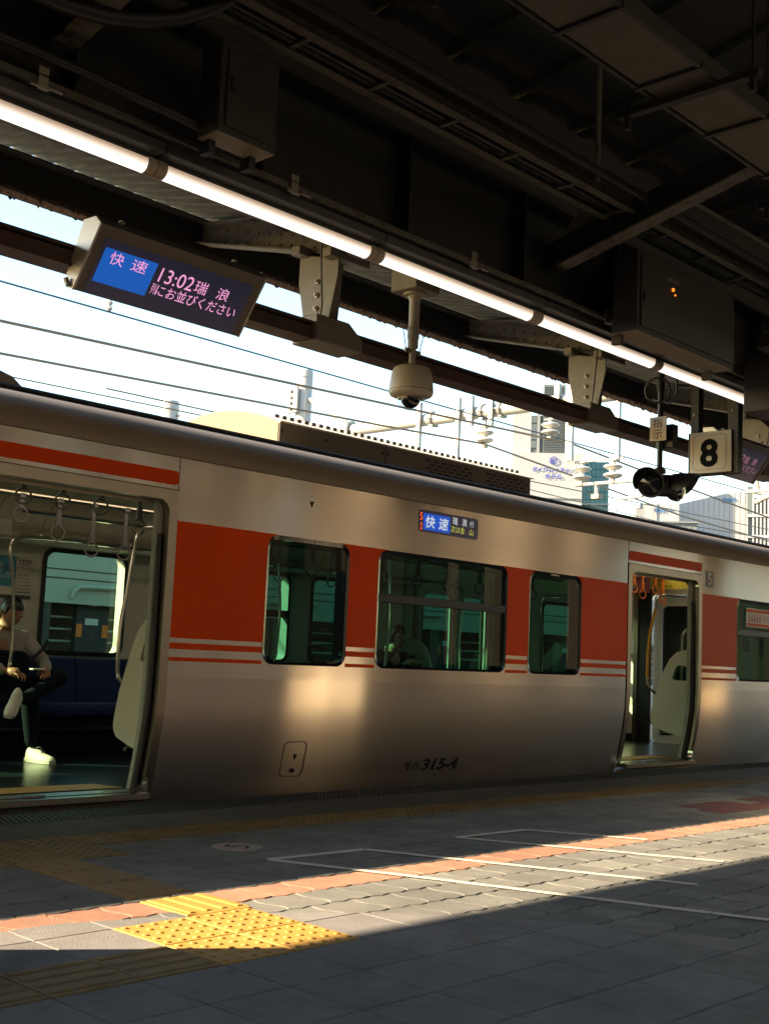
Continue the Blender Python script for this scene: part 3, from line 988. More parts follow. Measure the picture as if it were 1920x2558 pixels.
MB().add([(7.075, TY - .0055, 1.992), (7.40, TY - .0055, 1.992), (7.40, TY - .0055, 2.125), (7.075, TY - .0055, 2.125)], [(0, 1, 2, 3)]).build('blue_field', 'led_blue', led)
text('快', 'display_text', 'led_white', (7.10, TY - .007, 2.01), (1, 0, 0), (0, 0, 1), width=.115, height=.098, parent=led, shear=.12, thick=.012)
text('速', 'display_text', 'led_white', (7.255, TY - .007, 2.01), (1, 0, 0), (0, 0, 1), width=.125, height=.098, parent=led, shear=.12, thick=.012)
text('瑞', 'display_text', 'led_white', (7.43, TY - .007, 2.07), (1, 0, 0), (0, 0, 1), width=.062, height=.062, parent=led)
text('浪', 'display_text', 'led_white', (7.55, TY - .007, 2.07), (1, 0, 0), (0, 0, 1), width=.062, height=.062, parent=led)
text('行', 'display_text', 'led_white', (7.65, TY - .007, 2.073), (1, 0, 0), (0, 0, 1), width=.048, height=.048, parent=led)
text('次は金', 'display_text', 'led_yellow', (7.41, TY - .007, 2.005), (1, 0, 0), (0, 0, 1), width=.175, height=.055, parent=led)
text('山', 'display_text', 'led_yellow', (7.645, TY - .007, 2.003), (1, 0, 0), (0, 0, 1), width=.05, height=.054, parent=led)
text('5', 'display_text', 'led_red', (7.03, TY - .007, 2.065), (1, 0, 0), (0, 0, 1), width=.034, height=.06, parent=led)
text('号', 'display_text', 'led_red', (7.034, TY - .007, 2.01), (1, 0, 0), (0, 0, 1), width=.03, height=.035, parent=led)
text('車', 'display_text', 'led_red', (7.034, TY - .007, 1.985), (1, 0, 0), (0, 0, 1), width=.03, height=.022, parent=led)
# priority seat sticker and leaflet in the last window
box('priority_sticker', 'sign_white', 12.497, 13.25, TY - .0075, TY - .0045, 1.492, 1.702, train)
box('priority_sticker_bar', 'orange', 12.51, 13.24, TY - .0095, TY - .0078, 1.655, 1.692, train)
box('priority_sticker_bar', 'orange', 12.51, 13.24, TY - .0095, TY - .0078, 1.50, 1.535, train)
for k in range(5):
    mbx = MB().lathe([(.012, 0), (.012, -.001)], (12.565 + .065 * k, TY - .008, 1.632), 10, 'y')
    mbx.add([(12.555 + .065 * k, TY - .0085, 1.62), (12.585 + .065 * k, TY - .0085, 1.62), (12.60 + .065 * k, TY - .0085, 1.55), (12.545 + .065 * k, TY - .0085, 1.55)], [(0, 1, 2, 3)])
    mbx.build('seat_pictogram', 'poster_pink', train)
text('優先席', 'sticker_text', 'poster_pink', (12.88, TY - .008, 1.56), (1, 0, 0), (0, 0, 1), width=.28, height=.075, parent=train)
box('window_notice', 'poster_yellow', 12.48, 12.62, TY + .012, TY + .014, 1.22, 1.385, train)
text('↑', 'notice_arrow', 'ink', (12.515, TY + .0105, 1.245), (1, 0, 0), (0, 0, 1), width=.06, height=.09, parent=train)
box('window_notice', 'poster_white', 12.86, 12.95, TY + .012, TY + .014, 1.16, 1.385, train)
text('↑', 'notice_arrow', 'ink', (12.88, TY + .0105, 1.26), (1, 0, 0), (0, 0, 1), width=.05, height=.07, parent=train)
# roof air conditioner with arched ends, and the rounded cover further left
def ac_prof(y0, y1, zl, zs, zt, n=16):
    pts = [(y0, zl), (y0, zs)]
    for i in range(1, n):
        t = i / n
        pts.append((y0 + (y1 - y0) * t, zs + (zt - zs) * math.sin(math.pi * t) ** .8))
    return pts + [(y1, zs), (y1, zl)]
ap = ac_prof(7.0, 8.58, 2.48, 2.76, 2.93)
ac = MB().prism(ap, 'x', 6.10, 9.35).build('air_conditioner', 'ac_side', train, smooth=False)
MB().prism(ac_prof(7.01, 8.57, 2.50, 2.75, 2.92), 'x', 6.092, 6.10).build('air_conditioner_end', 'ac_end', ac)
MB().prism([(6.975, 2.752), (7.10, 2.80), (7.10, 2.812), (6.97, 2.765)], 'x', 6.08, 9.36).build('air_conditioner_trim', 'cream', ac)
box('panel_joint', 'seam', 7.30, 7.306, 6.997, 7.0, 2.50, 2.752, ac)
for x in (6.12, 6.6, 7.27, 7.33):
    MB().lathe([(.012, 0), (.012, -.006)], (x, 6.998, 2.69), 8, 'y').build('bolt', 'seam', ac)
for r_ in range(4):
    for k in range(14):
        if 5 < k < 8: continue
        x = 7.85 + k * .105 + (.05 if r_ % 2 else 0)
        if x > 9.27: continue
        z = 2.715 - r_ * .033
        MB().add([(p[0], 6.996, p[1]) for p in rrect(x - .038, x + .038, z - .009, z + .009, .0085, 3)], [tuple(range(16))]).build('vent_slot', 'black_paint', ac)
mbp = MB()
for k in range(40):
    x = 6.15 + k * .08
    mbp.box(x, x + .045, 7.12, 7.5, 2.81 + .0, 2.845)
mbp.build('roof_grille', 'roof_grey', ac)
cp = [(2.2, 2.5), (3.95, 2.5), (3.9, 2.60), (3.82, 2.66), (3.70, 2.69), (2.2, 2.70)]
MB().prism(cp, 'y', 7.0, 8.58).build('roof_cover', 'ac_side', train, bevel=.01)

# ------------------------------------------------------------------ inside the car
MB().add([(CX0, 6.45, .066), (CX1, 6.45, .066), (CX1, 9.13, .066), (CX0, 9.13, .066)], [(0, 1, 2, 3)]).build('car_floor', 'train_floor', train)
cpf = [(6.47, 1.90), (6.52, 2.02), (6.62, 2.12), (6.8, 2.17), (7.3, 2.19), (7.79, 2.195), (8.28, 2.19), (8.78, 2.17), (8.96, 2.12), (9.06, 2.02), (9.12, 1.90)]
MB().extrude_open(cpf, 'x', CX0, CX1).build('ceiling', 'cream', train, smooth=True)
for x in (4.9, 5.35, 5.8, 6.25, 7.4, 8.6, 12.3):
    MB().extrude_open([(p[0], p[1] - .002) for p in cpf[5:]], 'x', x, x + .006).build('ceiling_joint', 'seam', train)
for y in (7.25, 7.72):
    for k in range(10): box('ceiling_lamp', 'ceiling_lamp', CX0 + .3 + 1.9 * k, CX0 + 2.1 + 1.9 * k, y - .05, y + .05, 2.172, 2.182, train)
# end wall with gangway door
ew = 13.66
sheet([(6.47, .066), (9.12, .066), (9.12, 2.19), (6.47, 2.19)], [rrect(7.36, 8.22, .07, 1.93, .05)], lambda p, q: (ew, p, q)).build('end_wall', 'cream', train)
gd = sheet(rrect(7.36, 8.22, .07, 1.93, .05), [rrect(7.52, 8.09, .78, 1.79, .08)], lambda p, q: (ew + .04, p, q)).build('gangway_door', 'lining', train)
MB().add([(ew + .06, p[0], p[1]) for p in rrect(7.5, 8.1, .77, 1.80, .08)], [tuple(range(28))]).build('door_window', 'black_gloss', gd)
f = MB(); ring(f, rrect(7.50, 8.11, .76, 1.81, .10), rrect(7.52, 8.09, .78, 1.79, .08), lambda y, z: (ew + .034, y, z), lambda y, z: (ew + .03, y, z)); f.build('door_window_frame', 'cream_gloss', gd)
box('door_post', 'black_paint', ew - .03, ew - .002, 8.23, 8.40, .07, 2.0, train)
box('end_pillar', 'steel_trim', ew - .05, ew - .002, 8.40, 8.46, .07, 2.1, train)
box('end_panel', 'cream', ew - .012, ew - .002, 8.475, 8.75, .45, 1.75, train, bevel=.002)
box('end_skirting', 'black_paint', ew - .02, ew - .001, 8.40, 9.12, .067, .15, train)
box('end_skirting', 'black_paint', ew - .02, ew - .001, 6.47, 7.36, .067, .15, train)
box('switch_plate', 'bld_glass', ew - .02, ew - .013, 8.50, 8.56, 1.12, 1.17, train)
# hanging adverts near the car end
ad = box('hanging_poster', 'poster_pink', 13.40, 13.405, 8.10, 8.62, 1.94, 2.15, train)
MB().box(13.397, 13.3985, 8.40, 8.60, 2.05, 2.14).box(13.397, 13.3985, 8.30, 8.38, 2.0, 2.13).build('poster_print', 'poster_white', ad)
MB().box(13.396, 13.3965, 8.52, 8.59, 2.06, 2.12).box(13.396, 13.3965, 8.16, 8.2, 2.08, 2.13).build('poster_print', 'poster_blue', ad)
text('電車', 'poster_text', 'ink', (13.3955, 8.30, 2.10), (0, -1, 0), (0, 0, 1), width=.1, height=.03, parent=ad)
ad = box('hanging_poster', 'poster_yellow', 13.40, 13.405, 7.45, 8.085, 1.985, 2.15, train)
text('まで特別な', 'poster_text', 'ink', (13.397, 8.07, 2.0), (0, -1, 0), (0, 0, 1), width=.30, height=.035, parent=ad)
text('この', 'poster_text', 'ink', (13.397, 8.05, 2.07), (0, -1, 0), (0, 0, 1), width=.16, height=.06, parent=ad)
# seats: long benches on both sides
def bench(x0, x1, side):
    s = 1 if side == 'far' else -1
    yb = 9.12 if side == 'far' else 6.47
    P = lambda d, z: (yb - s * d, z)
    mb = MB().prism([P(.0, .40), P(.50, .38), P(.535, .40), P(.545, .45), P(.53, .49), P(.48, .50), P(.10, .47), P(.0, .46)], 'x', x0, x1)
    a = mb.build('seat_cushion', 'seat_blue', train, bevel=.012)
    n = max(1, round((x1 - x0) / .47))
    for i in range(n):
        p, q = x0 + (x1 - x0) * i / n + .003, x0 + (x1 - x0) * (i + 1) / n - .003
        MB().prism([P(.02, .46), P(.12, .47), P(.115, .60), P(.085, .78), P(.065, .85), P(.03, .862), P(.012, .85)], 'x', p, q).build('seat_back', 'seat_blue', train, bevel=.012)
    box('seat_base', 'black_paint', x0, x1, min(yb - s * .02, yb - s * .40), max(yb - s * .02, yb - s * .40), .30, .395, train)
    ya, yc = sorted((yb - s * .10, yb - s * .12))
    box('under_seat_dark', 'black_paint', x0, x1, ya, yc, .067, .30, train)  # black sheet standing in for the dark under the bench
    yy = yb - s * .42
    box('seat_rail', 'steel_trim', x0, x1, min(yy, yy + s * .03), max(yy, yy + s * .03), .275, .297, train)
for (a, b) in ((4.78, 10.0), (11.6, 13.6), (-1.5, 3.18)):
    bench(a, b, 'far')
for (a, b) in ((4.78, 10.0), (11.6, 13.6)):
    bench(a, b, 'near')
# seat end partitions
def partition(x, side, glazed=True):
    s = 1 if side == 'near' else -1
    y0 = 6.472 if side == 'near' else 9.118
    pts = [(0, 1.20), (.06, 1.195), (.165, 1.165), (.25, 1.09), (.31, .985), (.37, .83), (.43, .67), (.465, .52), (.475, .45), (.462, .40), (.43, .365), (.30, .325), (.09, .275), (0, .26)]
    hole = [(.0, 1.01), (.13, 1.035), (.175, 1.01), (.205, .93), (.215, .885), (.19, .87), (.0, .87)]
    hole = [(max(p[0], .02), p[1]) for p in hole]
    def T(p): return (y0 + s * p[0], p[1])
    sh = sheet([T(p) for p in pts], [[T(p) for p in hole]] if glazed else [], lambda a, b: (x - .022, a, b))
    sh2 = sheet([T(p) for p in pts], [[T(p) for p in hole]] if glazed else [], lambda a, b: (x + .022, a, b))
    sh.add(sh2.v, sh2.f)
    ring(sh, [T(p) for p in pts], [T(p) for p in pts], lambda a, b: (x - .022, a, b), lambda a, b: (x + .022, a, b))
    if glazed: ring(sh, [T(p) for p in hole], [T(p) for p in hole], lambda a, b: (x - .022, a, b), lambda a, b: (x + .022, a, b))
    o = sh.build('seat_partition', 'cream_gloss', train)
    if glazed:
        h = [T(p) for p in hole]
        MB().add([(x, p[0], p[1]) for p in h], [tuple(range(len(h)))]).build('partition_pane', 'far_glass', o)
for x in (4.745, 11.555): partition(x, 'near')
partition(10.03, 'near')
for x in (4.745, 10.03, 11.555, 3.21): partition(x, 'far')
# grab rails
def bar(pts, r=.0135, material='chrome', name='grab_bar'):
    # smooth the path a little
    P = [Vector(p) for p in pts]
    for _ in range(2):
        Q = [P[0]]
        for a, b in zip(P[:-1], P[1:]):
            Q += [a * .75 + b * .25, a * .25 + b * .75]
        P = Q + [P[-1]]
    return MB().tube(P, r, 8).build(name, material, train, smooth=True)
def near_bar(dx, dy=0):
    bar([(5.3 + dx, 6.93, 1.80), (4.915 + dx, 6.90, 1.795), (4.80 + dx, 6.9, 1.77), (4.775 + dx, 6.9, 1.70), (4.735 + dx, 6.9, 1.362), (4.69 + dx, 6.9, 1.097), (4.695 + dx, 6.9, .80), (4.715 + dx, 6.9, .735), (4.765 + dx, 6.88, .71)])
near_bar(0)
bar([(12.34, 7.0, 1.807), (11.86, 7.0, 1.806), (11.75, 7.0, 1.77), (11.715, 7.0, 1.66), (11.525, 6.98, 1.282), (11.482, 6.96, .839), (11.496, 6.95, .778), (11.62, 6.93, .715)])
bar([(11.70, 7.0, 1.64), (11.525, 6.98, 1.282), (11.482, 6.96, .88)], .0165, 'bar_yellow')
bar([(11.95, 6.75, 1.43), (11.85, 6.75, 1.37), (11.84, 6.75, 1.30), (11.832, 6.75, .76), (11.85, 6.75, .69), (11.93, 6.75, .64)])
bar([(4.86, 6.62, 1.45), (4.79, 6.62, 1.40), (4.775, 6.62, 1.30), (4.77, 6.62, .76), (4.79, 6.62, .66), (4.86, 6.62, .60)])
bar([(5.3, 8.42, 1.79), (4.767, 8.4, 1.775), (4.68, 8.4, 1.74), (4.672, 8.4, 1.66), (4.719, 8.4, 1.459), (4.757, 8.4, 1.081), (4.757, 8.4, .80), (4.74, 8.42, .735), (4.66, 8.5, .70)])
bar([(9.6, 8.4, 1.79), (10.03, 8.4, 1.77), (10.10, 8.4, 1.68), (10.06, 8.4, 1.4), (10.02, 8.4, 1.08), (10.02, 8.4, .80), (10.06, 8.5, .72)])
bar([(11.9, 8.4, 1.79), (11.55, 8.4, 1.77), (11.48, 8.4, 1.68), (11.52, 8.4, 1.4), (11.56, 8.4, 1.08), (11.56, 8.4, .80), (11.52, 8.5, .72)])
for (x, y) in ((7.4, 7.0), (7.4, 8.4), (6.0, 8.42)):
    bar([(x, y, 1.80), (x + .06, y, 1.3), (x, y, .88), (x, y, .50)])
for (y, z, xa, xb) in ((7.2, 2.06, 3.5, 13.5), (7.9, 2.035, 3.5, 5.62), (7.9, 2.115, 11.9, 13.6), (8.6, 1.80, 4.87, 10.0), (6.98, 1.81, 4.9, 9.9), (8.62, 2.0, 4.87, 10.0)):
    MB().tube([(xa, y, z), (xb, y, z)], .016, 8).build('overhead_rail', 'chrome', train, smooth=True)
MB().tube([(5.0, 8.82, 1.835), (10.0, 8.82, 1.835)], .012, 8).build('luggage_rail', 'chrome', train, smooth=True)
MB().tube([(5.0, 8.95, 1.815), (10.0, 8.95, 1.815)], .012, 8).build('luggage_rail', 'chrome', train, smooth=True)
box('luggage_shelf', 'lining', 4.85, 10.0, 8.86, 9.118, 1.79, 1.805, train)
for x in (5.05, 5.9, 7.4, 8.7):
    box('shelf_bracket', 'cream', x - .012, x + .012, 8.60, 9.1, 1.806, 1.83, train)
def strap(x, y, ztop, zring, material='strap_grey'):
    o = MB().box(x - .016, x + .016, y - .005, y + .005, zring + .055, ztop).box(x - .021, x + .021, y - .010, y + .010, zring + .052, zring + .052 + min(.09, (ztop - zring) * .4)).build('hanging_strap', material, train, bevel=.002)
    MB().torus((x, y, zring), .052, .0075, (.25, 1, 0)).build('strap_ring', material, o, smooth=True)
    MB().box(x - .024, x + .024, y - .018, y + .018, ztop - .015, ztop + .02).build('strap_hook', material, o, bevel=.003)
for x, z in ((3.77, 1.93), (4.072, 1.928), (4.368, 1.927), (4.67, 1.926), (4.995, 1.821)): strap(x, 7.2, 2.045, z)
for x, z in ((4.46, 1.878), (4.771, 1.781), (5.069, 1.686), (5.362, 1.684), (4.16, 1.88)): strap(x, 7.9, 2.02, z)
for x in (5.7, 6.05, 6.5, 6.9, 7.3, 7.75, 8.15, 8.6, 9.0, 9.4): strap(x, 6.98 if x > 5.9 else 7.2, 1.80 if x > 5.9 else 2.04, 1.64 if x > 5.9 else 1.82)
for x in (6.2, 6.9, 7.6, 8.3, 9.0): strap(x, 8.62, 1.99, 1.70)
for x, z in ((12.7, 1.945), (12.897, 1.885), (13.19, 1.965), (13.21, 1.825), (13.35, 1.87)): strap(x if z != 1.825 else 13.21, 7.9 if z != 1.825 else 7.8, 2.10, z, 'strap_orange')
for x, z in ((13.45, 1.82), (13.55, 1.80)): strap(x, 7.55, 2.10, z, 'strap_orange')
# posters on the far wall, left of the window
po = box('wall_poster', 'poster_blue', 4.72, 5.135, 9.106, 9.112, 1.325, 1.675, train)
MB().box(4.72, 5.135, 9.1035, 9.1055, 1.325, 1.42).build('poster_print', 'poster_white', po)
MB().box(4.72, 5.135, 9.102, 9.1033, 1.325, 1.352).build('poster_print', 'adj_brown', po)
text('ルを\nせんか', 'poster_text', 'poster_white', (4.90, 9.1045, 1.49), (1, 0, 0), (0, 0, 1), width=.2, height=.12, parent=po)
po = box('wall_poster', 'paper', 5.14, 5.29, 9.106, 9.112, 1.325, 1.675, train)
MB().box(5.14, 5.29, 9.1035, 9.1055, 1.325, 1.355).build('poster_print', 'adj_brown', po)
text('YEEP', 'poster_text', 'ink', (5.152, 9.1045, 1.605), (1, 0, 0), (0, 0, 1), width=.125, height=.045, parent=po)
text('コンソーシアム', 'poster_text', 'ink', (5.152, 9.1045, 1.575), (1, 0, 0), (0, 0, 1), width=.125, height=.018, parent=po)
text('英語を活かす', 'poster_text', 'grey_text', (5.155, 9.1045, 1.515), (1, 0, 0), (0, 0, 1), width=.11, height=.018, parent=po)
for k in range(4):
    MB().box(5.155, 5.275, 9.1035, 9.1055, 1.49 - .028 * k, 1.494 - .028 * k).build('poster_print', 'grey_text', po)
MB().box(5.15, 5.28, 9.1035, 9.1055, 1.374, 1.384).build('poster_print', 'poster_blue', po)
text('UV-IR\nCUT', 'window_mark', 'poster_white', (5.47, 9.222, 1.69), (1, 0, 0), (0, 0, 1), width=.075, height=.045, parent=train)
box('sign_case', 'lining', 4.55, 4.85, 8.7, 9.1, 1.80, 1.93, train, bevel=.01)
box('tv_screen', 'black_gloss', 4.3, 4.36, 8.2, 8.6, 1.90, 2.1, train, bevel=.01)
for x in (6.7, 8.0, 9.2):
    box('hanging_poster', 'poster_white', x, x + .004, 7.45, 8.1, 1.93, 2.16, train)

# ------------------------------------------------------------------ the platform canopy
canopy = empty('platform_canopy', (5.24, 3.85, 2.93), 'dark riveted steel platform canopy with a rusty eave above the train', 'canopy')
XA, XB = -14.0, 30.0
RAFT = [-4.03, -.94, 2.15, 5.24, 8.33, 11.42, 14.51]
def ibeam(mb, x0, x1, y0, y1, z0, z1, tf=.02, tw=.016, axis='x'):
    ym = (y0 + y1) / 2
    mb.box(x0, x1, y0, y1, z0, z0 + tf).box(x0, x1, y0, y1, z1 - tf, z1).box(x0, x1, ym - tw / 2, ym + tw / 2, z0 + tf, z1 - tf)
    return mb
girder = MB()
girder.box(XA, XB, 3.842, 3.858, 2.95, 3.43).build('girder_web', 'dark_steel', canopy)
box('girder_flange', 'rafter_paint', XA, XB, 3.73, 3.97, 2.93, 2.95, canopy)
box('girder_flange', 'dark_steel', XA, XB, 3.73, 3.97, 3.43, 3.45, canopy)
for x in [XA + .9 * k for k in range(49)]:
    if -1 < x < 12: box('web_stiffener', 'dark_steel', x - .006, x + .006, 3.745, 3.842, 2.952, 3.428, canopy)
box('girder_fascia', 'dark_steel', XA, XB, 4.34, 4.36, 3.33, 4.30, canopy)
# outward rafters: tapered web plus flanges, riveted
def zb_out(y): return 3.16 + .262 * (y - 3.97)
for x in RAFT:
    y0, y1 = 3.87, 6.98
    web = [(y0, zb_out(y0)), (y1, zb_out(y1)), (y1, zb_out(y1) + .14), (y0, zb_out(y0) + .26)]
    rf = MB().prism(web, 'x', x - .008, x + .008).build('rafter', 'rafter_paint', canopy)
    MB().prism([(y0, zb_out(y0) - .012), (y1, zb_out(y1) - .012), (y1, zb_out(y1)), (y0, zb_out(y0))], 'x', x - .06, x + .06).build('rafter_flange', 'rafter_paint', rf)
    MB().prism([(y0, zb_out(y0) + .26), (y1, zb_out(y1) + .14), (y1, zb_out(y1) + .152), (y0, zb_out(y0) + .272)], 'x', x - .06, x + .06).build('rafter_flange', 'rafter_paint', rf)
    if -1 < x < 12:
        rv = MB()
        for k in range(24):
            y = 4.1 + k * .118
            for dz in (.03, .105):
                rv.lathe([(.013, .0), (.011, -.006), (.005, -.010)], (x - .008, y, zb_out(y) + dz), 7, 'x')
        o = rv.build('rivets', 'rafter_paint', rf); o['kind'] = 'stuff'
    # inward rafters
    yi = lambda y: 3.15 + .24 * (3.7 - y)
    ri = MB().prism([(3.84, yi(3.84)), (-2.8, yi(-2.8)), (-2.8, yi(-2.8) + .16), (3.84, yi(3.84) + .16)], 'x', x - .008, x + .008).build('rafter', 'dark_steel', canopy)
    MB().prism([(3.84, yi(3.84) - .012), (-2.8, yi(-2.8) - .012), (-2.8, yi(-2.8)), (3.84, yi(3.84))], 'x', x - .05, x + .05).build('rafter_flange', 'rafter_paint', ri)
    MB().prism([(3.75, yi(3.75) + .16), (3.30, yi(3.3) + .16), (3.50, yi(3.5) + .36), (3.56, yi(3.5) + .36)], 'x', x - .006, x + .006).build('gusset_plate', 'rafter_paint', ri)
    MB().tube([(x, 3.535, 3.52), (x, 3.535, 4.40)], .014, 8).build('hanger_rod', 'rafter_paint', canopy)
# eave channel with flaking rust along its lower edge
box('eave_channel', 'dark_steel', XA, XB, 6.99, 7.005, 3.865, 4.10, canopy)
box('eave_channel_lip', 'dark_steel', XA, XB, 6.90, 6.99, 4.088, 4.10, canopy)
box('eave_channel_lip', 'rust', XA, XB, 7.005, 7.11, 3.862, 3.874, canopy)
box('eave_bead', 'rust', XA, XB, 6.985, 7.10, 3.875, 3.89, canopy)
fl = MB()
rnd = random.Random(3)
x = 2.6
while x < 16:
    w = rnd.uniform(.012, .05); h = rnd.uniform(.003, .02) * (2.2 if rnd.random() < .12 else 1)
    yy = rnd.choice((7.10, 7.04, 6.995))
    fl.add([(x, yy, 3.868), (x + w, yy + rnd.uniform(-.01, .01), 3.868), (x + w * .7, yy + .006, 3.862 - h), (x + w * .2, yy - .004, 3.862 - h * .8), (x + w * .5, yy + .03, 3.868)], [(0, 1, 2, 3), (1, 4, 2), (4, 0, 3), (4, 3, 2)])
    x += w * rnd.uniform(.5, 1.1)
o = fl.build('rust_flakes', 'rust', canopy); o['kind'] = 'stuff'
# mid purlins and corrugated deck on the track side
def z_deck(y): return 3.46 + .225 * (y - 3.97)
for y in (5.0, 6.0):
    box('purlin', 'dark_steel', XA, XB, y - .03, y + .03, z_deck(y) - .09, z_deck(y) - .003, canopy)
pitch_ = .16
n = int((XB - XA) / pitch_)
pr = []
for k in range(n):
    x = XA + k * pitch_
    pr += [(x, 0), (x + .05, 0), (x + .075, .05), (x + .135, .05)]
mb = MB()
ys = (4.36, 7.12)
vs = [(p[0], y, z_deck(y) + p[1]) for y in ys for p in pr]
N = len(pr)
mb.add(vs, [(i, i + 1, N + i + 1, N + i) for i in range(N - 1)])
mb.build('corrugated_deck', 'deck', canopy)
for x in RAFT:
    MB().tube([(x - .25, 5.6, z_deck(5.6)), (x - .02, 6.85, zb_out(6.85) + .15)], .013, 6).build('brace_rod', 'rafter_paint', canopy)
# inner roof: panels between ribs
def z_in(y): return 4.26 + .203 * (4.34 - y)
mb = MB().add([(XA, 4.36, z_in(4.36) + .06), (XB, 4.36, z_in(4.36) + .06), (XB, -10.5, z_in(-10.5) + .06), (XA, -10.5, z_in(-10.5) + .06)], [(0, 1, 2, 3)])  # rear part carried on out of view to cut sky light
mb.build('roof_sheet', 'roof_panel', canopy)
for k in range(-14, 26):
    x = 4.82 + .607 * k
    MB().prism([(4.33, z_in(4.33)), (-10.4, z_in(-10.4)), (-10.4, z_in(-10.4) + .058), (4.33, z_in(4.33) + .058)], 'x', x - .045, x + .045).build('roof_rib', 'roof_rib', canopy)
box('valley_purlin', 'dark_steel', XA, XB, 4.1, 4.2, 4.02, 4.2, canopy)
# columns of the canopy stand outside the picture on either side
for k, x in enumerate((-6.5, 1.30, 16.5)):
    c = empty('canopy_column', (x, 3.82, 0), 'cream painted steel column of the canopy ' + ('left of the frame', 'just left of the tactile crossing', 'at the far right')[k], 'column')
    MB().box(x - (.15 if k != 1 else .75), x + .15, 3.67, 3.97, 0.0, 2.93).build('shaft', 'column', c, bevel=.012)
    MB().box(x - (.19 if k != 1 else .79), x + .19, 3.63, 4.0, 0.0, .06).build('base', 'concrete', c, bevel=.008)
vm = empty('reflection_box', (8.64, 3.75, 0), 'white box added right of the picture, its sunlit side mirrored in the train', 'reflector')
MB().box(8.37, 8.92, 3.45, 3.99, .05, 1.83).build('case', 'reflector_white', vm, bevel=.015)  # added box out of view; its sunlit side makes the train's bright patch
MB().box(8.42, 8.87, 3.435, 3.449, .95, 1.72).build('dark_panel', 'bld_window', vm)
MB().box(8.40, 8.89, 3.47, 3.97, .0, .049).build('base', 'black_paint', vm)
# back of the platform: low dark wall under the far eave
wall = empty('platform_wall', (6, -7.6, 0), 'low dark wall along the back of the platform', 'wall')
box('wall_plinth', 'wall_dark', -14, 40, -7.75, -7.45, -.02, .9, wall)
st = empty('light_block_wall', (-4.8, -2, 0), 'dark wall added unseen left of the picture to cut ambient light', 'wall')
box('wall_panel', 'wall_dark', -5.0, -4.8, -7.4, 3.5, -.02, 4.6, st)  # added wall, keeps ambient light from coming in at the left
for q, (a, b, hgt, wm, lab) in enumerate(((-40, 34.6, 11.5, 'opp_wall', 'beige building added unseen behind the camera to light the train'), (37.4, 42.0, 9.5, 'opp_wall', 'narrow beige building added unseen behind the camera to the right'),
                                         (42.6, 62.6, 13.0, 'opp_wall_b', 'dark wide building added unseen behind the camera to the right'), (64.0, 120, 10.0, 'opp_wall', 'long beige building added unseen far behind the camera to the right'))):
    opp = empty('added_building', ((a + b) / 2, -26, -1.2), lab, 'building')  # added unseen blocks; gaps, heights and tones set for light on the train
    box('wall', wm, a, b, -34, -26, -1.15, hgt, opp)
    box('parapet', wm, a - .1, b + .1, -34.1, -25.8, hgt, hgt + .3, opp)
    k = 0
    x = a + .4
    rb = random.Random(q + 5)
    while x < b - 1.6:
        w = rb.uniform(.7, 2.2)
        box('wall_bay', rb.choice(('opp_light', 'opp_wall_b', 'opp_wall_b', 'bld_window')), x, x + w, -25.99, -25.95, -.5, hgt - 1.2 - (k % 2), opp)  # light and dark bays put in to streak the train's reflection
        x += w + rb.uniform(.4, 1.8); k += 1

# ------------------------------------------------------------------ row of tube lights under the girder
LX = [(0.6808 - .326) * 3.84, .6808 * 3.84, 1.0047 * 3.84, 1.3302 * 3.84, 1.6552 * 3.84, 1.979 * 3.84]
TYL, TZ, TR = 3.84, 2.838, .037
names = ['nearest tube light at the left edge of the picture', 'lit tube light hanging over the departure board', 'lit tube light in front of the dome camera',
         'lit tube light under the orange-lit grey cabinet', 'far end lit tube light above the number 8 sign']
names[3] = 'lit tube light left of the signal lamp, reaching under the large cabinet'
for k in range(5):
    a, b = LX[k], LX[k + 1]
    t = empty('tube_light', ((a + b) / 2, TYL, TZ), names[k], 'light', 'lit tube lights in a row under the girder')
    MB().box(a + .002, b - .002, 3.752, 3.928, 2.872, 2.912).build('housing', 'fixture', t, bevel=.004)
    n = 14
    arc = [(TYL + TR * math.cos(R(200 - 220 * i / n + 180)) * -1, TZ + TR * math.sin(R(180 + 180 * i / n)) ) for i in range(n + 1)]
    arc = [(TYL + TR * math.cos(R(160 + 220 * i / n)), TZ + TR * math.sin(R(160 + 220 * i / n))) for i in range(n + 1)]
    dm = MB(); dm.prism(arc, 'x', a + .045, b - .045); dm.build('diffuser', 'tube_glow', t, smooth=True)
    MB().box(a + .01, b - .01, 3.812, 3.868, TZ + .008, 2.873).build('spine', 'fixture', t)
    for (p, q) in ((a + .002, a + .046), (b - .046, b - .002)):
        ar = [(TYL + (TR + .003) * math.cos(R(150 + 240 * i / n)), TZ + (TR + .003) * math.sin(R(150 + 240 * i / n))) for i in range(n + 1)]
        MB().prism(ar, 'x', p, q).build('end_cap', 'cap_grey', t, smooth=True)
# small steel clips on the flange above the lights
for k in range(5):
    x = (2.15, 3.35, 4.55, 5.75, 6.9)[k] - .1
    c = empty('flange_clip', (x, 3.72, 2.93), ('leftmost', 'second', 'third', 'fourth', 'rightmost')[k] + ' small steel beam clip above the tube lights', 'clip', 'beam clips above the tube lights')
    MB().box(x - .02, x + .02, 3.715, 3.725, 2.90, 2.985).box(x - .02, x + .02, 3.715, 3.775, 2.951, 2.957).build('jaw', 'galv', c)
    MB().box(x - .06, x + .012, 3.692, 3.698, 2.893, 2.900).box(x - .004, x + .05, 3.665, 3.671, 2.885, 2.892).build('prong', 'galv', c)

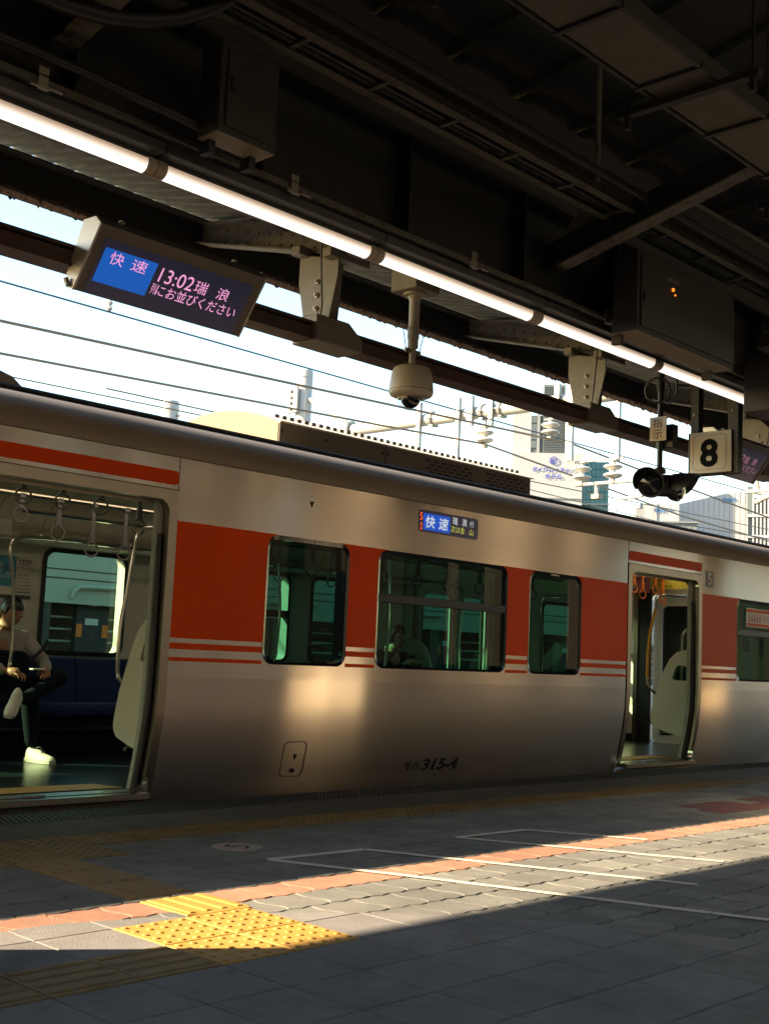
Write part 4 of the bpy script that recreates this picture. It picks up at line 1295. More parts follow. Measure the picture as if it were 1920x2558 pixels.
# ------------------------------------------------------------------ electrical things under the roof
def cabinet(x0, x1, y0, y1, z0, z1, label, door=True):
    c = empty('control_cabinet', ((x0 + x1) / 2, y1, z0), label, 'cabinet')
    MB().box(x0, x1, y0, y1, z0 + .004, z1).build('case', 'box_grey', c, bevel=.004)
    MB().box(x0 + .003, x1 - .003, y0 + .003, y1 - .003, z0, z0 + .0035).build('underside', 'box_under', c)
    MB().box(x0 + .03, x1 - .015, y0 - .010, y0 - .001, z0 + .03, z1 - .03).build('door', 'box_grey', c, bevel=.003)
    MB().box(x0 + .045, x0 + .06, y0 - .018, y0 - .0105, z0 + .17, z0 + .23).build('handle', 'black_paint', c)
    for x in (x0 + .03, x1 - .06):
        MB().box(x, x + .03, y1 - .04, y1 + .02, z0 - .05, z0 - .0005).build('foot', 'black_paint', c)
    return c
cabinet(2.64, 2.93, 3.477, 3.60, 2.897, 3.27, 'small grey control cabinet mounted on the girder above the lights')
big = cabinet(5.51, 6.60, 3.44, 3.60, 2.79, 3.25, 'large grey control cabinet with a small orange lamp, at upper right')
MB().lathe([(.011, 0), (.011, -.006), (.006, -.01)], (5.86, 3.429, 3.10), 10, 'y').build('indicator_lamp', 'led_orange', big)
MB().lathe([(.006, 0), (.006, -.005)], (5.885, 3.429, 3.075), 8, 'y').build('indicator_lamp', 'led_orange', big)
MB().box(5.80, 5.93, 3.4275, 3.4295, 3.14, 3.165).build('name_strip', 'strap_grey', big)
spk = empty('speaker_box', (7.32, 3.6, 2.66), 'grey box speaker at the right edge beside the large cabinet', 'speaker')
MB().box(7.2, 7.5, 3.45, 3.68, 2.66, 3.06).build('case', 'box_grey', spk, bevel=.006)
MB().lathe([(.05, 0), (.05, -.008), (.03, -.003)], (7.33, 3.447, 2.86), 16, 'y').build('grille', 'black_paint', spk)
arm = box('cable_trunking', 'box_grey', 6.85, 7.9, 3.30, 3.42, 2.98, 3.06)
tag(arm, 'grey boxed cable trunking behind the large cabinet at the right edge', 'trunking')
# ladder-type cable rack
rack = empty('cable_rack', (5, 3.4, 3.35), 'rusty ladder-shaped cable rack running along the girder', 'cable rack')
for y in (3.30, 3.46):
    box('side_rail', 'rafter_paint', -2, 16, y - .006, y + .006, 3.335, 3.375, rack)
    box('rail_lip', 'rafter_paint', -2, 16, y - .022, y + .022, 3.330, 3.3345, rack)
for k in range(24):
    x = 1.6 + .45 * k
    box('rung', 'rafter_paint', x - .012, x + .012, 3.308, 3.452, 3.338, 3.352, rack)
for k, (y, z, r) in enumerate(((3.36, 3.366, .013), (3.40, 3.364, .011))):
    MB().tube([(-2, y, z), (16, y, z)], r, 8).build('cable', 'cable', rack)
pipe = MB().tube([(-2, 3.18, 3.36), (16, 3.18, 3.36)], .02, 10).build('conduit', 'dark_steel', None, smooth=True)
tag(pipe, 'straight dark conduit pipe beside the ladder cable rack', 'pipe')
pipe2 = MB().tube([(-2, 3.70, 3.02), (2.2, 3.70, 3.02), (2.35, 3.66, 2.99), (2.5, 3.62, 2.965), (2.66, 3.60, 2.95)], .019, 10).build('conduit', 'cable', None, smooth=True)
tag(pipe2, 'black conduit running along the girder into the small cabinet', 'pipe')
for k, (c0, rr) in enumerate((((1.9, 3.3, 3.55), .55), ((1.8, 3.1, 3.75), .6))):
    pts = [(c0[0] + rr * 1.4 * math.cos(R(t)), c0[1] - .25 * math.sin(R(t)), c0[2] + rr * .75 * math.sin(R(t))) for t in range(170, 371, 12)]
    p = MB().tube(pts, .032 - .006 * k, 10).build('hanging_cable', 'cable', None, smooth=True)
    tag(p, ('thick black cable sagging in a loop at top left', 'second black cable loop above the sagging cable at top left')[k], 'cable')
# panelled cable duct, top right
duct = empty('cable_duct', (4.4, 2.4, 3.3), 'tan panelled cable duct hanging under the roof at top right', 'cable duct')
xs = [1.2 + .56 * k for k in range(16)]
for a, b in zip(xs[:-1], xs[1:]):
    box('duct_panel', 'duct_panel', a + .012, b - .012, 2.245, 2.505, 3.30, 3.34, duct, bevel=.003)
    box('cross_bar', 'box_grey', b - .011, b + .011, 2.22, 2.53, 3.285, 3.31, duct)
for y in (2.235, 2.515):
    box('duct_rail', 'box_grey', 1.2, 9.6, y - .009, y + .009, 3.29, 3.36, duct)
for x in (2.9, 4.13, 5.4, 6.6):
    box('hanger_channel', 'dark_steel', x - .02, x + .02, 2.05, 2.68, 3.255, 3.284, duct)
    for y in (2.08, 2.64):
        MB().tube([(x, y, 3.22), (x, y, z_in(y) + .05)], .007, 6).build('hanger_rod', 'dark_steel', duct)
    MB().box(x - .012, x + .012, 2.07, 2.09, 3.20, 3.254).box(x - .012, x + .012, 2.63, 2.65, 3.20, 3.254).build('nut', 'dark_steel', duct)
rod2 = MB().tube([(5.3, 3.1, 3.42), (12, 3.0, 3.42)], .012, 6).build('tie_rod', 'rafter_paint')
tag(rod2, 'thin horizontal tie rod right of the inner rafter', 'rod')

# ------------------------------------------------------------------ brown beam hung below the rafters
hb = empty('hanging_beam', (6.8, 5.63, 2.966), 'brown steel beam hung below the rafters on bolted brackets', 'beam')
MB().box(-8, 24, 5.55, 5.71, 2.966, 2.984).box(-8, 24, 5.55, 5.71, 3.066, 3.084).box(-8, 24, 5.60, 5.655, 2.984, 3.066).build('beam', 'brown_beam', hb)
MB().box(-8, 24, 5.556, 5.602, 2.985, 3.05).build('beam_face', 'brown_beam', hb)
for x in (5.24, 8.33, 11.42):
    yb = 5.63
    MB().prism([(yb - .185, 3.50), (yb + .185, 3.60), (yb + .185, 3.40), (yb + .115, 3.10), (yb - .115, 3.10), (yb - .185, 3.40)], 'x', x - .075, x - .062).build('bracket_plate', 'bracket', hb, bevel=.002)
    MB().prism([(yb - .06, 3.12), (yb + .06, 3.12), (yb + .10, 3.55), (yb - .10, 3.55)], 'x', x - .061, x + .06).build('bracket_web', 'bracket', hb)
    MB().box(x - .16, x + .20, yb - .20, yb - .12, 3.50, 3.56).build('clamp_channel', 'bracket', hb, bevel=.004)
    MB().box(x - .16, x + .20, yb + .10, yb + .18, 3.57, 3.63).build('clamp_channel', 'bracket', hb, bevel=.004)
    for z in (3.20, 3.29, 3.38):
        MB().lathe([(.019, 0), (.019, -.012), (.010, -.014), (.010, -.026)], (x - .075, yb, z), 6, 'x').build('bolt', 'galv', hb)
    MB().prism([(x - .17, 2.955), (x + .25, 2.955), (x + .25, 3.04), (x + .12, 3.13), (x - .17, 3.13)], 'y', 5.515, 5.745).build('beam_shoe', 'bracket', hb, bevel=.006)
    MB().tube([(x - .35, yb - .3, 3.62), (x - .12, yb - .1, 3.2), (x - .1, yb - .06, 3.08)], .006, 5).build('stay_wire', 'cable', hb)

# ------------------------------------------------------------------ departure boards
def board(dx, label, ink_='led_pink'):
    b = empty('departure_board', (3.885 + dx, 5.5, 2.84), label, 'display', 'departure boards hung from the brown beam')
    x0, x1 = 3.312 + dx, 4.46 + dx
    yt, zt, yb, zb = 5.30, 3.150, 5.53, 2.835
    MB().prism([(yt, zt), (yb, zb), (yb + .06, zb + .03), (yb + .06, zb + .10), (yt + .16, zt + .05), (yt + .05, zt + .045)], 'x', x0 + .014, x1 - .014).build('case', 'board_case', b)
    for (p, q) in ((x0, x0 + .0135), (x1 - .0135, x1)):
        MB().prism([(yt - .004, zt), (yb - .004, zb - .004), (yb + .066, zb + .026), (yb + .066, zb + .10), (yt + .166, zt + .055), (yt + .05, zt + .05)], 'x', p, q).build('side_plate', 'board_side', b, bevel=.003)
    up = Vector((0, yt - yb, zt - zb)).normalized()
    nr = Vector((1, 0, 0)).cross(up)
    L = math.hypot(yt - yb, zt - zb)
    def P(u, v, d=.002): return Vector((x0 + u * (x1 - x0), yb, zb)) + up * (v * L) + nr * d
    def Q(u0, u1, v0, v1, d): return MB().add([P(u0, v0, d), P(u1, v0, d), P(u1, v1, d), P(u0, v1, d)], [(0, 1, 2, 3)])
    s = Q(.055, .945, .02, .83, .002).build('screen', 'screen_black', b)
    Q(.075, .368, .20, .71, .0035).build('blue_field', 'screen_blue', s)
    W = x1 - x0
    def T(t, u, v, w, h, k): text(t, 'display_text', k, P(u, v, .005), (1, 0, 0), up, width=w * W, height=h * L, parent=s)
    T('快', .115, .50, .075, .185, ink_); T('速', .235, .50, .085, .18, ink_)
    T('13:02', .40, .46, .20, .215, ink_); T('瑞', .612, .465, .075, .195, ink_); T('浪', .75, .47, .075, .19, ink_)
    T('列', .385, .265, .024, .16, ink_)
    T('にお並びください', .415, .255, .49, .175, ink_)
    for u in (.13, .80):
        MB().lathe([(.02, 0), (.016, .012), (.006, .016)], tuple(P(u, 1.0, 0) + Vector((0, .03, .045))), 10).build('cap_screw', 'porcelain', b)
    MB().tube([(x0 - .012, yb + .02, zb + .02), (x0 - .02, yb + .035, zb + .06)], .014, 8).build('latch', 'galv', b)
board(0, 'lit departure board showing 13:02 at upper left, tilted down')
board(6.58, 'second departure board, half hidden behind the number 8 sign', 'led_dim')

# ------------------------------------------------------------------ dome camera on its pole
dc = empty('dome_camera', (5.42, 5.0, 2.53), 'cream dome security camera hanging on a pole in mid picture', 'camera')
cx_, cy_ = 5.42, 5.0
MB().box(cx_ - .11, cx_ + .11, cy_ - .11, cy_ + .11, 3.25, 3.40).build('mount_box', 'bracket', dc, bevel=.006)
MB().lathe([(.075, 3.235), (.075, 3.249)], (cx_, cy_, 0), 16).build('mount_flange', 'dome_white', dc)
MB().lathe([(.033, 2.90), (.033, 3.20), (.045, 3.235)], (cx_, cy_, 0), 16).build('upper_pole', 'dome_white', dc, smooth=True)
MB().lathe([(.034, 2.955), (.037, 2.96), (.037, 3.03), (.034, 3.035)], (cx_, cy_, 0), 16).build('collar', 'dome_white', dc, smooth=True)
MB().lathe([(.021, 2.78), (.021, 2.956)], (cx_, cy_, 0), 14).build('lower_pole', 'dome_white', dc, smooth=True)
MB().box(cx_ - .07, cx_ + .07, cy_ - .006, cy_ + .006, 2.865, 2.89).build('safety_clamp', 'galv', dc)
for s in (-1, 1):
    MB().tube([(cx_ + .06 * s, cy_, 2.878), (cx_ + .10 * s, cy_, 3.02)], .003, 5).build('safety_wire', 'galv', dc)
MB().lathe([(.02, 2.785), (.09, 2.78), (.115, 2.765), (.126, 2.735), (.135, 2.68), (.139, 2.635), (.140, 2.622)], (cx_, cy_, 0), 36).build('housing', 'dome_white', dc, smooth=True)
MB().lathe([(.139, 2.6215), (.139, 2.608), (.130, 2.594), (.095, 2.578)], (cx_, cy_, 0), 36).build('trim_ring', 'dome_white', dc, smooth=True)
MB().lathe([(.1405, 2.6195), (.1405, 2.6225)], (cx_, cy_, 0), 36).build('seam', 'seam', dc)
MB().lathe([(.088 * math.cos(R(t)), 2.578 - .075 * math.sin(R(t))) for t in range(0, 90, 9)] + [(.004, 2.503)], (cx_, cy_, 0), 32).build('dome', 'clear_glass', dc, smooth=True)
MB().lathe([(.062 * math.cos(R(t)), 2.577 - .062 * math.sin(R(t))) for t in range(0, 90, 10)] + [(.003, 2.515)], (cx_, cy_, 0), 28).build('lens_ball', 'lens_black', dc, smooth=True)
for t in (200, 250, 300):
    MB().lathe([(.005, 0), (.005, .003)], (cx_ + .131 * math.cos(R(t)), cy_ + .131 * math.sin(R(t)), 2.597), 8).build('screw', 'galv', dc)

# ------------------------------------------------------------------ signal lamp with its plate
sg = empty('signal_lamp', (8.4, 5.01, 2.25), 'black hooded signal lamp on a pole below the 指示 plate', 'signal')
sx, sy = 8.40, 5.01
MB().tube([(sx, sy, 2.56), (sx, sy, 3.20)], .022, 10).build('pole', 'black_paint', sg, smooth=True)
MB().tube([(sx, sy, 3.20), (sx, sy, 3.62)], .03, 10).build('pole_socket', 'dark_steel', sg, smooth=True)
MB().torus((sx - .05, sy, 3.20), .10, .010, (1, .3, .2)).build('cable_coil', 'cable', sg, smooth=True)
MB().torus((sx + .04, sy - .05, 3.24), .13, .010, (1, -.6, .1)).build('cable_coil', 'cable', sg, smooth=True)
plm = MB().box(sx - .036, sx - .026, sy - .075, sy + .075, 2.79, 2.985).build('plate', 'sign_white', sg, bevel=.002)
text('指', 'plate_text', 'ink', (sx - .0375, sy + .045, 2.895), (0, -1, 0), (0, 0, 1), width=.085, height=.075, parent=plm)
text('示', 'plate_text', 'ink', (sx - .0375, sy + .045, 2.803), (0, -1, 0), (0, 0, 1), width=.085, height=.075, parent=plm)
MB().box(sx + .03, sx + .11, sy - .10, sy + .06, 2.74, 2.93).build('rear_box', 'black_paint', sg, bevel=.004)
MB().lathe([(.05, 2.53), (.05, 2.56), (.03, 2.575)], (sx, sy, 0), 14).build('mount_cap', 'black_paint', sg, smooth=True)
def hooded(cx, cy, cz, ang, lens):
    d = Vector((math.cos(R(ang)), math.sin(R(ang)), -.12)).normalized()
    base = Vector((cx, cy, cz))
    h = MB().tube([base - d * .08, base - d * .02, base + d * .03, base + d * .05], .11, 22, rs=[.06, .105, .115, .112]).build('lamp_body', 'black_paint', sg, smooth=True)
    side = d.cross(Vector((0, 0, 1))).normalized(); up = side.cross(d)
    vs, fs = [], []
    n = 18
    for i in range(n + 1):
        t = R(-20 + 220 * i / n)
        rv = side * math.cos(t) + up * math.sin(t)
        ext = .06 + .12 * max(0, math.sin(R(180 * i / n))) ** .7
        for (dist, rr) in ((.03, .118), (ext, .128), (ext, .123), (.03, .112)):
            vs.append(base + d * dist + rv * rr)
    for i in range(n):
        for j in range(4):
            fs.append((i * 4 + j, i * 4 + (j + 1) % 4, i * 4 + 4 + (j + 1) % 4, i * 4 + 4 + j))
    fs += [(3, 2, 1, 0), tuple(n * 4 + j for j in range(4))]
    MB().add(vs, fs).build('hood', 'black_paint', h, smooth=True)
    MB().tube([base + d * .045, base + d * .075, base + d * .09], .06, 20, rs=[.10, .085, .03]).build('lens', lens, h, smooth=True)
hooded(sx - .06, sy + .03, 2.44, 197, 'lens_black')
hooded(sx + .06, sy - .10, 2.42, 290, 'lens_black')
MB().tube([(sx - .05, sy + .03, 2.43), (sx + .05, sy - .07, 2.43)], .09, 16).build('lamp_core', 'black_paint', sg, smooth=True)

# ------------------------------------------------------------------ number 8 box sign
s8 = empty('number_sign', (9.06, 4.9, 2.54), 'square lit-up box sign with a black number 8 at right', 'sign')
s8['label'] = 'cream square box sign with a black number 8 at right'
y0, y1, z0, z1 = 4.696, 5.10, 2.605, 2.963
MB().box(9.004, 9.13, y0, y1, z0, z1).build('case', 'black_paint', s8, bevel=.004)
MB().box(8.998, 9.0035, y0 + .006, y1 - .022, z0 + .008, z1 - .003).build('face', 'sign_white', s8, bevel=.001)
o = MB(); ring(o, rrect(y0 + .05, y1 - .05, z0 + .035, z1 - .03, .04), rrect(y0 + .0525, y1 - .0525, z0 + .0375, z1 - .0325, .038), lambda a, b: (8.9965, a, b), lambda a, b: (8.9965, a, b))
o.build('face_outline', 'ink', s8)
text('8', 'number', 'ink', (8.9955, 4.985, 2.66), (0, -1, 0), (0, 0, 1), width=.165, height=.24, parent=s8, thick=.035)
for (yy, w) in ((5.05, .035), (4.70, .045)):
    MB().box(9.02, 9.10, yy - w, yy + w, 2.93 if yy > 4.9 else 2.6, 3.62).build('hanger_post', 'black_paint', s8)
    MB().lathe([(.01, 0), (.01, -.01)], (9.018, yy, 3.12), 8, 'x').build('bolt', 'galv', s8)
hose = MB().tube([(7.5, 4.2, 3.25), (8.2, 4.3, 3.22), (8.8, 4.45, 3.10), (9.2, 4.4, 2.96), (9.5, 4.3, 2.80), (9.8, 4.2, 2.5)], .035, 10).build('conduit', 'cable', None, smooth=True)
tag(hose, 'curved black flexible conduit right of the number 8 sign', 'pipe')

# ------------------------------------------------------------------ the train standing beyond, seen through the windows
adj = empty('parked_train', (9, 16, -1.0), 'white train parked on the far track, seen through the car windows', 'train')
AY = 14.5
box('body_top', 'adj_white', -12, 26, AY, AY + 2.9, 1.56, 2.55, adj)
box('body_bottom', 'adj_white', -12, 26, AY, AY + 2.9, -.9, .62, adj)
box('interior_back', 'adj_brown', -12, 26, AY + .9, AY + 2.8, .62, 1.56, adj)
for z in (1.985, 1.865): box('groove', 'seam', -12, 26, AY - .004, AY + .002, z - .008, z + .008, adj)
box('window_rail', 'adj_white', -12, 26, AY - .02, AY + .05, 1.525, 1.565, adj)
for z in (1.344, 1.181, 1.016, .80): box('pale_strip', 'adj_white', -12, 26, AY + .25, AY + .27, z - .013, z + .013, adj)  # thin pale strips across the window opening
for x in (-6, -2.2, 1.6, 5.4, 8.72, 12.9, 16.7, 20.5):
    box('window_pillar', 'adj_dark', x - .2, x + .02, AY + .0, AY + .3, .62, 1.524, adj)
for x in (1.0, 4.4, 9.04, 12.2, 15.4):
    o = MB().tube([(x, AY - .03, 1.60), (x + .02, AY - .05, 1.70), (x + .10, AY - .05, 1.76), (x + .8, AY - .05, 1.78), (x + 1.4, AY - .05, 1.78)], .03, 8).build('handrail', 'adj_white', adj, smooth=True)
for k in range(-3, 8):
    x = 9.21 + 1.9 * k
    s = MB().prism(rrect(x, x + .52, .55, 1.645, .09), 'y', AY + .1, AY + .2).build('seat', 'seat_black', adj)
    box('seat_label', 'poster_white', x + .14, x + .35, AY + .094, AY + .099, 1.25, 1.34, s)
    for dx in (.0, .42):
        box('seat_wing', 'strap_orange', x + dx + .005, x + dx + .095, AY + .094, AY + .099, 1.08, 1.26, s)
    MB().tube([(x + .04, AY + .09, 1.55), (x + .26, AY + .07, 1.52), (x + .48, AY + .09, 1.55)], .01, 6).build('seat_piping', 'board_side', s, smooth=True)

# ------------------------------------------------------------------ overhead line structure
XB_ = 18.0
def mast(x, y, top, label):
    m_ = empty('line_mast', (x, y, -1.2), label, 'mast')
    MB().lathe([(.19, -1.2), (.18, top - .02), (.17, top)], (x, y, 0), 20).build('pole', 'white_pole', m_, smooth=True)
    MB().lathe([(.186, top - .18), (.186, top - .16)], (x, y, 0), 20).build('joint_ring', 'galv', m_)
    return m_
m1 = mast(14.3, 19.8, 5.95, 'short white tubular line mast left of the roof unit')
for z in (5.4, 5.65):
    MB().lathe([(.03, 0), (.03, -.05), (.015, -.09)], (14.36, 19.62, z), 8, 'y').build('bolt', 'galv', m1)
MB().tube([(14.15, 19.7, 5.35), (13.3, 19.4, 4.9)], .02, 6).build('stay_rod', 'galv', m1)
m2 = mast(18.0, 19.88, 7.36, 'tall white tubular line mast carrying the cross beam')
MB().box(17.72, 17.78, 19.8, 20.12, 6.35, 6.95).build('flange_plate', 'galv', m2, bevel=.01)
for z in (6.45, 6.58, 6.71, 6.85):
    MB().lathe([(.04, 0), (.04, -.05)], (17.72, 20.0, z), 8, 'x').build('bolt', 'galv', m2)
beam = empty('cross_beam', (18, 15, 5.75), 'white tubular cross beam of the overhead line spanning the tracks', 'beam')
MB().tube([(18, 18.25, 5.83), (18, 7.0, 5.83)], .125, 18).build('pipe', 'white_pole', beam, smooth=True)
MB().tube([(18, 19.8, 5.83), (18, 18.35, 5.83)], .125, 18).build('pipe', 'white_pole', beam, smooth=True)
MB().tube([(18, 19.75, 6.72), (18, 18.45, 6.0)], .055, 12).build('brace', 'white_pole', beam, smooth=True)
for y in (18.30, 15.95, 14.65, 14.2, 12.6):
    MB().tube([(18, y + .03, 5.83), (18, y - .03, 5.83)], .20 if y > 18 else .16, 18).build('flange_ring', 'galv', beam, smooth=True)
    for a in range(0, 360, 60):
        MB().lathe([(.022, -.05), (.022, .05)], (18 + .16 * math.cos(R(a)), y, 5.83 + .16 * math.sin(R(a))), 6, 'y').build('bolt', 'galv', beam)
for (y, z0, z1, w) in ((16.2, 4.4, 6.16, .05), (15.16, 4.3, 6.14, .04), (14.86, 5.54, 6.14, .07), (14.34, 5.5, 6.05, .05), (12.5, 4.66, 6.1, .07), (12.79, 5.6, 6.12, .05), (11.48, 4.62, 6.0, .04)):
    MB().box(17.80, 17.86, y - w, y + w, z0, z1).box(17.86, 17.875, y - w, y - w + .02, z0, z1).build('drop_post', 'galv', beam)
ins_lab = ['white insulator under the cross beam, leftmost', 'white insulator in front of the dark hotel tower', 'left white insulator of the pair above the bracket arm', 'right white insulator of the pair beside the signal lamp']
for k, (y, zt, zb_) in enumerate(((14.6, 5.52, 5.18), (13.05, 5.50, 5.19), (12.33, 4.63, 4.28), (11.67, 4.62, 4.27))):
    q = empty('insulator', (18, y, zb_), ins_lab[k], 'insulator', 'white line insulators')
    h = zt - zb_
    for c in (.72, .28):
        MB().lathe([(.03, -.07), (.10, -.055), (.165, -.02), (.17, .0), (.15, .02), (.06, .035), (.045, .06)], (18, y, zb_ + h * c), 20).build('shed', 'porcelain', q, smooth=True)
    MB().lathe([(.045, 0), (.045, h)], (18, y, zb_), 12).build('core', 'porcelain', q, smooth=True)
    MB().box(17.95, 18.05, y - .04, y + .04, zb_ - .06, zb_).build('clamp', 'wire', q)
    MB().box(17.93, 18.07, y - .10, y + .10, zt, zt + .02).build('cap_plate', 'white_pole', q)
    if k < 2: MB().box(17.98, 18.02, y - .015, y + .015, zt + .02, 5.72).build('hanger', 'white_pole', q)
armt = empty('bracket_arm', (18, 12, 4.2), 'white bracket arm holding the pair of insulators', 'bracket')
MB().tube([(18, 12.5, 4.655), (18, 11.45, 4.655)], .022, 8).build('top_bar', 'white_pole', armt, smooth=True)
MB().tube([(18, 12.45, 4.235), (18, 11.9, 4.235), (18, 11.0, 4.235)], .035, 10).build('lower_bar', 'white_pole', armt, smooth=True)
MB().tube([(18, 12.0, 4.23), (18, 12.0, 4.02)], .04, 8).build('dropper', 'white_pole', armt, smooth=True)
MB().box(17.94, 18.06, 11.93, 12.08, 3.96, 4.04).build('clamp', 'wire', armt)
MB().tube([(18, 11.6, 3.93), (18, 11.1, 3.945), (18, 10.95, 4.0), (18, 10.9, 4.12)], .03, 8).build('steady_arm', 'white_pole', armt, smooth=True)
MB().tube([(18, 11.85, 3.62), (18, 11.6, 3.74), (18, 11.45, 3.78), (18, 11.1, 3.78)], .014, 6).build('steady_arm', 'white_pole', armt, smooth=True)
MB().box(17.95, 18.05, 11.08, 11.16, 3.74, 3.82).build('clamp', 'white_pole', armt)
arm2 = empty('bracket_arm', (18, 8.9, 3.8), 'white bracket arm low at the right edge in front of the lattice building', 'bracket')
MB().tube([(18, 9.15, 3.9), (18, 8.6, 3.91), (18, 8.0, 3.93)], .03, 8).build('bar', 'white_pole', arm2, smooth=True)
MB().tube([(18, 8.97, 3.72), (18, 8.85, 3.78), (18, 8.5, 3.88), (18, 8.0, 3.95)], .045, 8).build('curved_arm', 'white_pole', arm2, smooth=True)
MB().tube([(18, 8.92, 3.9), (18, 8.95, 4.15)], .02, 8).build('dropper', 'wire', arm2, smooth=True)
# wires: (x/y ratio, k) measured along each one, at its own track distance
def wire(y, pts, r, material, label):
    P = [(a * y, y, .96 + k * y) for a, k in pts]
    a, b = Vector(P[0]), Vector(P[1]); P = [tuple(a - (b - a) * 1.5)] + P
    a, b = Vector(P[-2]), Vector(P[-1]); P = P + [tuple(b + (b - a) * 2.0)]
    o = MB().tube(P, r, 6).build('overhead_wire', material, None, smooth=True)
    tag(o, label, 'wire')
wire(12.0, [(.5245, .3275), (1.0364, .3252), (2.0593, .3240)], .011, 'wire_dark', 'thin dark overhead wire, topmost behind the departure board')
wire(12.9, [(.5278, .2909), (1.0374, .3085), (1.4339, .3223), (1.7448, .3029), (2.06, .286)], .019, 'wire', 'thick brown overhead wire, second from the top at left')
wire(14.6, [(.5305, .2610), (1.0391, .2810), (1.2316, .2898), (1.4899, .2720), (1.7461, .2534), (2.06, .2432)], .019, 'wire', 'thick brown overhead wire, third from the top at left')
wire(14.6, [(.5322, .2415), (.7533, .2446), (1.2, .2445), (1.6, .237), (2.06, .228)], .010, 'wire', 'thin brown contact wire just above the train roof at left')
wire(12.9, [(1.05, .2525), (1.3202, .2537), (1.5530, .2575), (1.9, .262)], .010, 'wire', 'thin contact wire between the roof unit and the bracket arm')
wire(11.5, [(1.2, .222), (1.62, .232), (1.76, .240), (2.06, .2475)], .010, 'wire', 'thin wire crossing the cream building low at right')
hg = MB().tube([(12.0 * .642, 12.0, .96 + .3262 * 12.0), (12.0 * .642, 12.0, .96 + .362 * 12)], .006, 5).build('wire_dropper', 'wire_dark')
tag(hg, 'small dropper with insulator hanging on the top wire below the board', 'wire')
MB().lathe([(.02, 0), (.04, .03), (.02, .06), (.04, .1), (.02, .13)], (12.0 * .642, 12.0, .98 + .3262 * 12.0), 10).build('dropper_insulator', 'porcelain', hg)

# ------------------------------------------------------------------ buildings behind the station
class Facade:
    def __init__(s, name, a, D, label, k=2.0):
        s.a = R(a); s.k = k; s.D = D * k
        s.n = Vector((math.sin(s.a), math.cos(s.a), 0)); s.r = Vector((math.cos(s.a), -math.sin(s.a), 0))
        s.root = empty(name, s.n * s.D + Vector((0, 0, -1.2)), label, 'building')
    def P(s, u, z, d):
        return s.n * (s.D + d) + s.r * (u * s.k) + Vector((0, 0, .96 + (z - .96) * s.k if z > -50 else -1.2))
    def box(s, name, material, u0, u1, z0, z1, d0=0.0, d1=30.0, parent=None):
        vs = [s.P(u, z, d) for z in (z0, z1) for (u, d) in ((u0, d0), (u1, d0), (u1, d1), (u0, d1))]
        return MB().add(vs, [(0, 3, 2, 1), (4, 5, 6, 7), (0, 1, 5, 4), (1, 2, 6, 5), (2, 3, 7, 6), (3, 0, 4, 7)]).build(name, material, parent or s.root)
    def text(s, t, material, u, z, w, h):
        return text(t, 'sign_text', material, s.P(u, z, -.25), s.r, (0, 0, 1), width=w * s.k, height=h * s.k, parent=s.root, thick=.03)
h = Facade('hotel_building', 53, 140, 'white hotel with blue rooftop lettering and a dark louvred tower')
h.box('wall', 'bld_white', -1.7, 6.4, -99, 25.65)
h.box('cornice', 'bld_joint', .3, 6.45, 20.28, 20.4, -.3, .0)
h.box('tower', 'bld_white', -1.75, .38, 25.65, 30.7, 3, 28)
h.box('tower_dark_wall', 'bld_dark', .38, 5.1, 25.65, 30.4, 3.2, 28)
lv = h.box('louvre_panel', 'bld_louver', 1.75, 4.25, 25.7, 34.1, 2.6, 26)
for k in range(40):
    z = 25.75 + k * .205
    h.box('louvre_slat', 'bld_dark', 1.78, 4.22, z, z + .09, 2.42, 2.6, lv)
h.box('pilaster', 'bld_joint', 1.05, 1.4, 25.7, 30.5, 2.7, 3.2)
for z in (26.6, 27.7, 28.8, 29.8):
    h.box('window', 'bld_glass', 4.62, 5.0, z, z + .8, 3.0, 3.2)
for z in (26.5, 27.5, 28.5, 29.5): h.box('window', 'bld_window', .42, 1.0, z, z + .85, 3.0, 3.2)
h.text('ダイワロイネット', 'sign_blue', .6, 23.35, 5.0, .62)
h.text('ホテル', 'sign_blue', 2.1, 22.55, 2.0, .6)
h.text('R', 'sign_blue', 2.75, 24.4, .42, .6)
cpt = h.P(3.0, 24.72, -.25)
MB().torus(cpt, .82, .06, h.n, 24, 5).build('logo_ring', 'sign_blue', h.root)
MB().torus(cpt + h.r * .2 + Vector((0, 0, .15)), .85, .05, h.n, 24, 5).build('logo_ring', 'sign_blue', h.root)
t = Facade('office_tower', 55, 150, 'teal glass office tower behind the insulator pair')
t.box('core', 'bld_joint', 1.62, 4.86, -99, 26.35, .1, 30)
for i in range(6):
    for j in range(10):
        u = 1.65 + i * .533; z = 16.9 + j * .95
        t.box('glass_pane', 'bld_glass', u + .02, u + .513, z + .03, z + .92 - (.0 if j else 0), -.15 - .1 * ((i * 7 + j * 3) % 3), .1)
t.box('rooftop_box', 'bld_grey', 1.95, 2.3, 26.35, 27.0, 5, 12)
t.box('balcony_ledge', 'bld_white', 1.6, 4.9, 20.9, 21.15, -1.2, .1)
g = Facade('low_building', 58, 110, 'low grey building with panelled wall just above the train roof')
g.box('wall', 'bld_grey', -6.0, 5.6, -99, 14.15, 0, 20)
g.box('parapet', 'bld_grey', -6.1, 5.7, 14.15, 14.3, -.4, .3)
for k in range(22):
    g.box('panel_joint', 'bld_dark', -5.8 + .52 * k, -5.77 + .52 * k, 10, 14.1, -.06, .0)
c = Facade('school_building', 57, 130, 'cream block with a blue school sign, left of the large white building')
c.box('wall', 'bld_white', 3.55, 7.05, -99, 18.55, 0, 30)
c.box('side_wing', 'bld_joint', 2.6, 3.55, -99, 18.5, .5, 28)
c.text('河合塾', 'sign_cyan', 4.3, 17.62, 2.1, .5)
